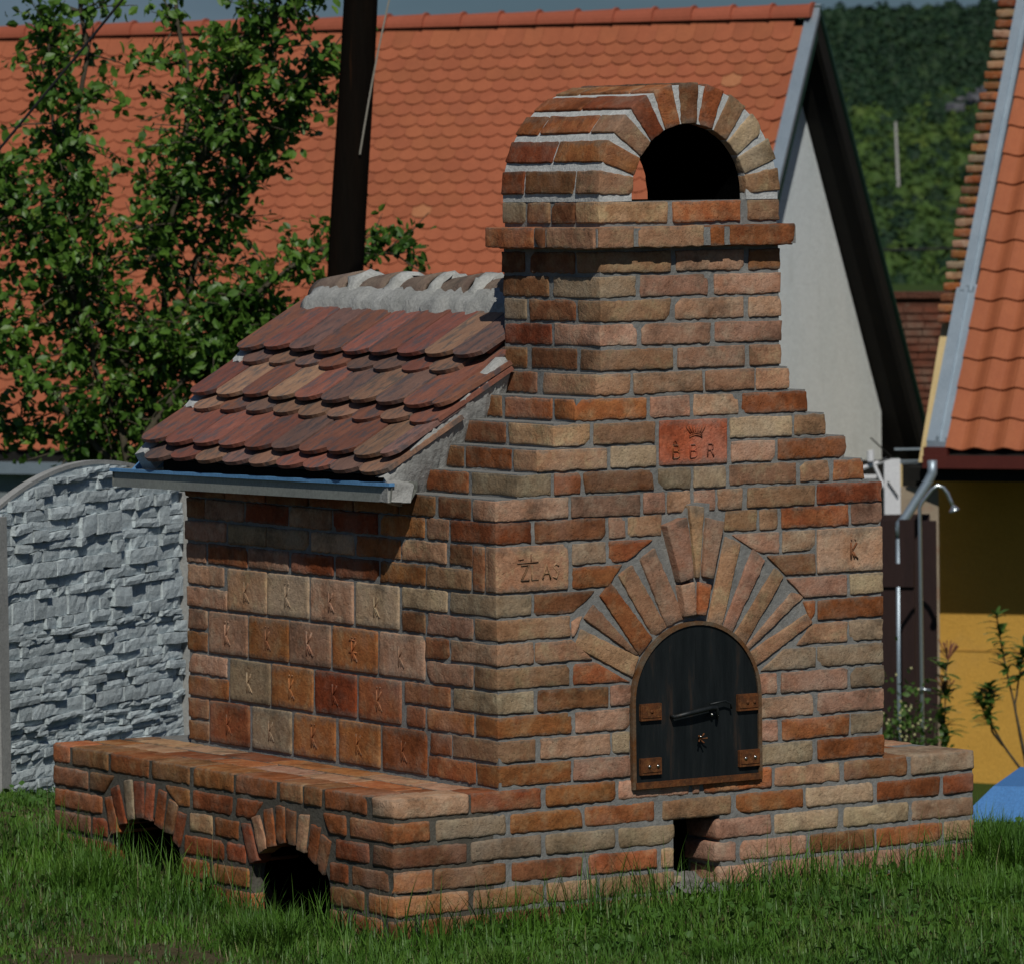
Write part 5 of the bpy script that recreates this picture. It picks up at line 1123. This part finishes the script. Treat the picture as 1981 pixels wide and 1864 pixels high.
# ================= GRASS =================
GM=[material('grass_blades',(.10,.225,.022),(.03,.088,.012),rough=.5,scale=2.2,c3=(.17,.25,.05),s3=6,t3=(.5,.7),f3=.6,spec=.35,trans=.2),
    material('dry_grass',(.26,.24,.12),(.2,.18,.09),rough=.8,scale=4),
    material('clover_leaves',(.075,.17,.025),(.05,.12,.02),rough=.6,scale=3,trans=.2)]
def inoven(x,y): return (x>-LL-.015)&(x<RR+.015)&(y>-.015)&(y<DD+.01)
# worn earth at the lower left
def worn(a,b,xy): 
    w_=np.exp(-(((a+1.25)/.50)**2+((b-16.98)/.42)**2)**1.5)*1.1+.8*np.exp(-(((a+.82)/.18)**2+((b-16.72)/.10)**2)); return np.clip(1.02-w_*(.80+.30*np.sin(a*17+2*np.sin(b*11))),.05,1)
def blades(n,a0,a1,b0,b1,h0,h1,wid,dens=None,lean=.45,seg=3,mat=0,name='grass'):
    a=rng.uniform(a0,a1,n); b=rng.uniform(b0,b1,n)
    xy=C0+a[:,None]*Rh+b[:,None]*Fh; keep=~inoven(xy[:,0],xy[:,1])
    if dens is not None: keep&=rng.random(n)<dens(a,b,xy)
    a,b,xy=a[keep],b[keep],xy[keep]; n=len(a); z=gz(a,b)-.004
    # taller where the mower cannot reach: along the foot of the brickwork
    x,y=xy[:,0],xy[:,1]; dx=np.maximum(np.maximum(-LL-x,x-RR),0); dy=np.maximum(np.maximum(-y,y-DD),0); dd=np.hypot(dx,dy)
    patch=.55+.9*(.5+.5*np.sin(a*3.1+1.3*np.sin(b*2.3))*np.sin(b*2.9+a))
    h=rng.uniform(h0,h1,n)*(patch*.55+.45+1.0*np.exp(-dd/.16))
    h=h*(.45+.55*np.clip(worn(a,b,xy)*1.3-.1,0,1))*.88*(1-.45*ss(b,19.1,19.8))*np.where((x<-LL)&(dd<.5),.85,1.)
    g=rng.uniform(0,6.283,n); d=np.stack([np.cos(g),np.sin(g),0*g],1); s=np.stack([-np.sin(g),np.cos(g),0*g],1)
    ln=rng.uniform(.1,1,n)**1.2*lean*1.6; base=np.stack([x,y,z],1); wv=(wid*rng.uniform(.6,1.3,n))[:,None]; P=[]
    for k in range(seg+1):
        q=k/seg; c=base+d*(ln*h*q*q)[:,None]+np.array([0,0,1.])*(h*(q-.25*ln*q*q))[:,None]; ww=wv*(1-q)**.7
        P+= [c-s*ww,c+s*ww] if k<seg else [c]
    k_=2*seg+1; V=np.stack(P,1).reshape(-1,3); F=[]
    base_i=(np.arange(n)*k_)[:,None]
    quads=np.concatenate([base_i+np.array([2*k,2*k+1,2*k+3,2*k+2]) for k in range(seg-1)]) if seg>1 else np.zeros((0,4),int)
    tris=base_i+np.array([2*seg-2,2*seg-1,2*seg])
    me=bpy.data.meshes.new(name); nq,nt_=len(quads),len(tris)
    me.vertices.add(len(V)); me.vertices.foreach_set('co',V.ravel()); me.loops.add(nq*4+nt_*3); me.loops.foreach_set('vertex_index',np.r_[quads.ravel(),tris.ravel()].astype(np.int32))
    me.polygons.add(nq+nt_); me.polygons.foreach_set('loop_start',np.r_[np.arange(nq)*4,nq*4+np.arange(nt_)*3].astype(np.int32)); me.polygons.foreach_set('loop_total',np.r_[np.full(nq,4),np.full(nt_,3)].astype(np.int32))
    me.update(calc_edges=True); me.validate(); me.materials.append(GM[mat]); o=bpy.data.objects.new(name,me); COL.objects.link(o); tag(o,kind='stuff'); return o
blades(105000,-1.95,2.1,16.1,21.6,.025,.075,.0030,worn,seg=2,lean=.7)
blades(36000,-1.95,2.1,16.1,21.6,.04,.12,.0032,worn,seg=3,lean=.6)
blades(30000,-5,5,15.3,24,.03,.08,.004,lambda a,b,xy:((a<-1.9)|(a>2.05)|(b<15.95)|(b>21.5)).astype(float),seg=2)
def foot(a,b,xy):
    x,y=xy[:,0],xy[:,1]; dx=np.maximum(np.maximum(-LL-x,x-RR),0); dy=np.maximum(np.maximum(-y,y-DD),0); return np.exp(-np.hypot(dx,dy)/.09)*.9*(1-.9*((x>.6)&(x<.95)))*np.where((x<-LL)&(((y>.38)&(y<.92))|((y>1.36)&(y<1.86))),.55,1.)*worn(a,b,xy)
blades(70000,-1.6,2.1,16.6,20.6,.07,.17,.0028,foot,seg=4,lean=.5,name='tall_grass')
blades(1500,-1.7,2.0,16.6,20.4,.12,.22,.0012,foot,seg=4,lean=.5,mat=1,name='dry_grass_stalks')
blades(2600,-1.9,2.0,16.4,20.5,.03,.09,.0018,None,seg=3,mat=1,name='dry_grass_stalks')
# clumps
for (a,b,r_,n,h) in ((-.80,17.28,.12,1300,.14),(.62,16.62,.10,900,.10),(1.5,17.6,.16,1600,.13),(1.75,18.4,.2,2200,.15),(-1.45,18.3,.12,700,.14),(-.05,16.55,.07,500,.11)):
    ang=rng.uniform(0,6.28,1)
    blades(n,a-r_,a+r_,b-r_,b+r_,h*.6,h*1.15,.0026,lambda a_,b_,xy,a=a,b=b,r_=r_:(np.hypot(a_-a,b_-b)<r_).astype(float),seg=4,lean=.75,name='grass_tuft')
# ground leaves: clover and plantain
n=9000; a=rng.uniform(-1.9,2.05,n); b=rng.uniform(16,20.5,n); cl=(np.sin(a*2.3+.5)*np.sin(b*1.9)+rng.normal(size=n)*.35>.25)|(a>.9)&(b<18.)&(rng.random(n)<.6)
a,b=a[cl],b[cl]; xy=C0+a[:,None]*Rh+b[:,None]*Fh; k=~inoven(xy[:,0],xy[:,1]); a,b,xy=a[k],b[k],xy[k]; c=xy.copy(); c[:,2]=gz(a,b)+rng.uniform(.01,.055,len(a))
VV=leaf_batch(c,.026,2.2,.45); o=leafmesh('clover',VV,GM[2],None); tag(o,kind='stuff')
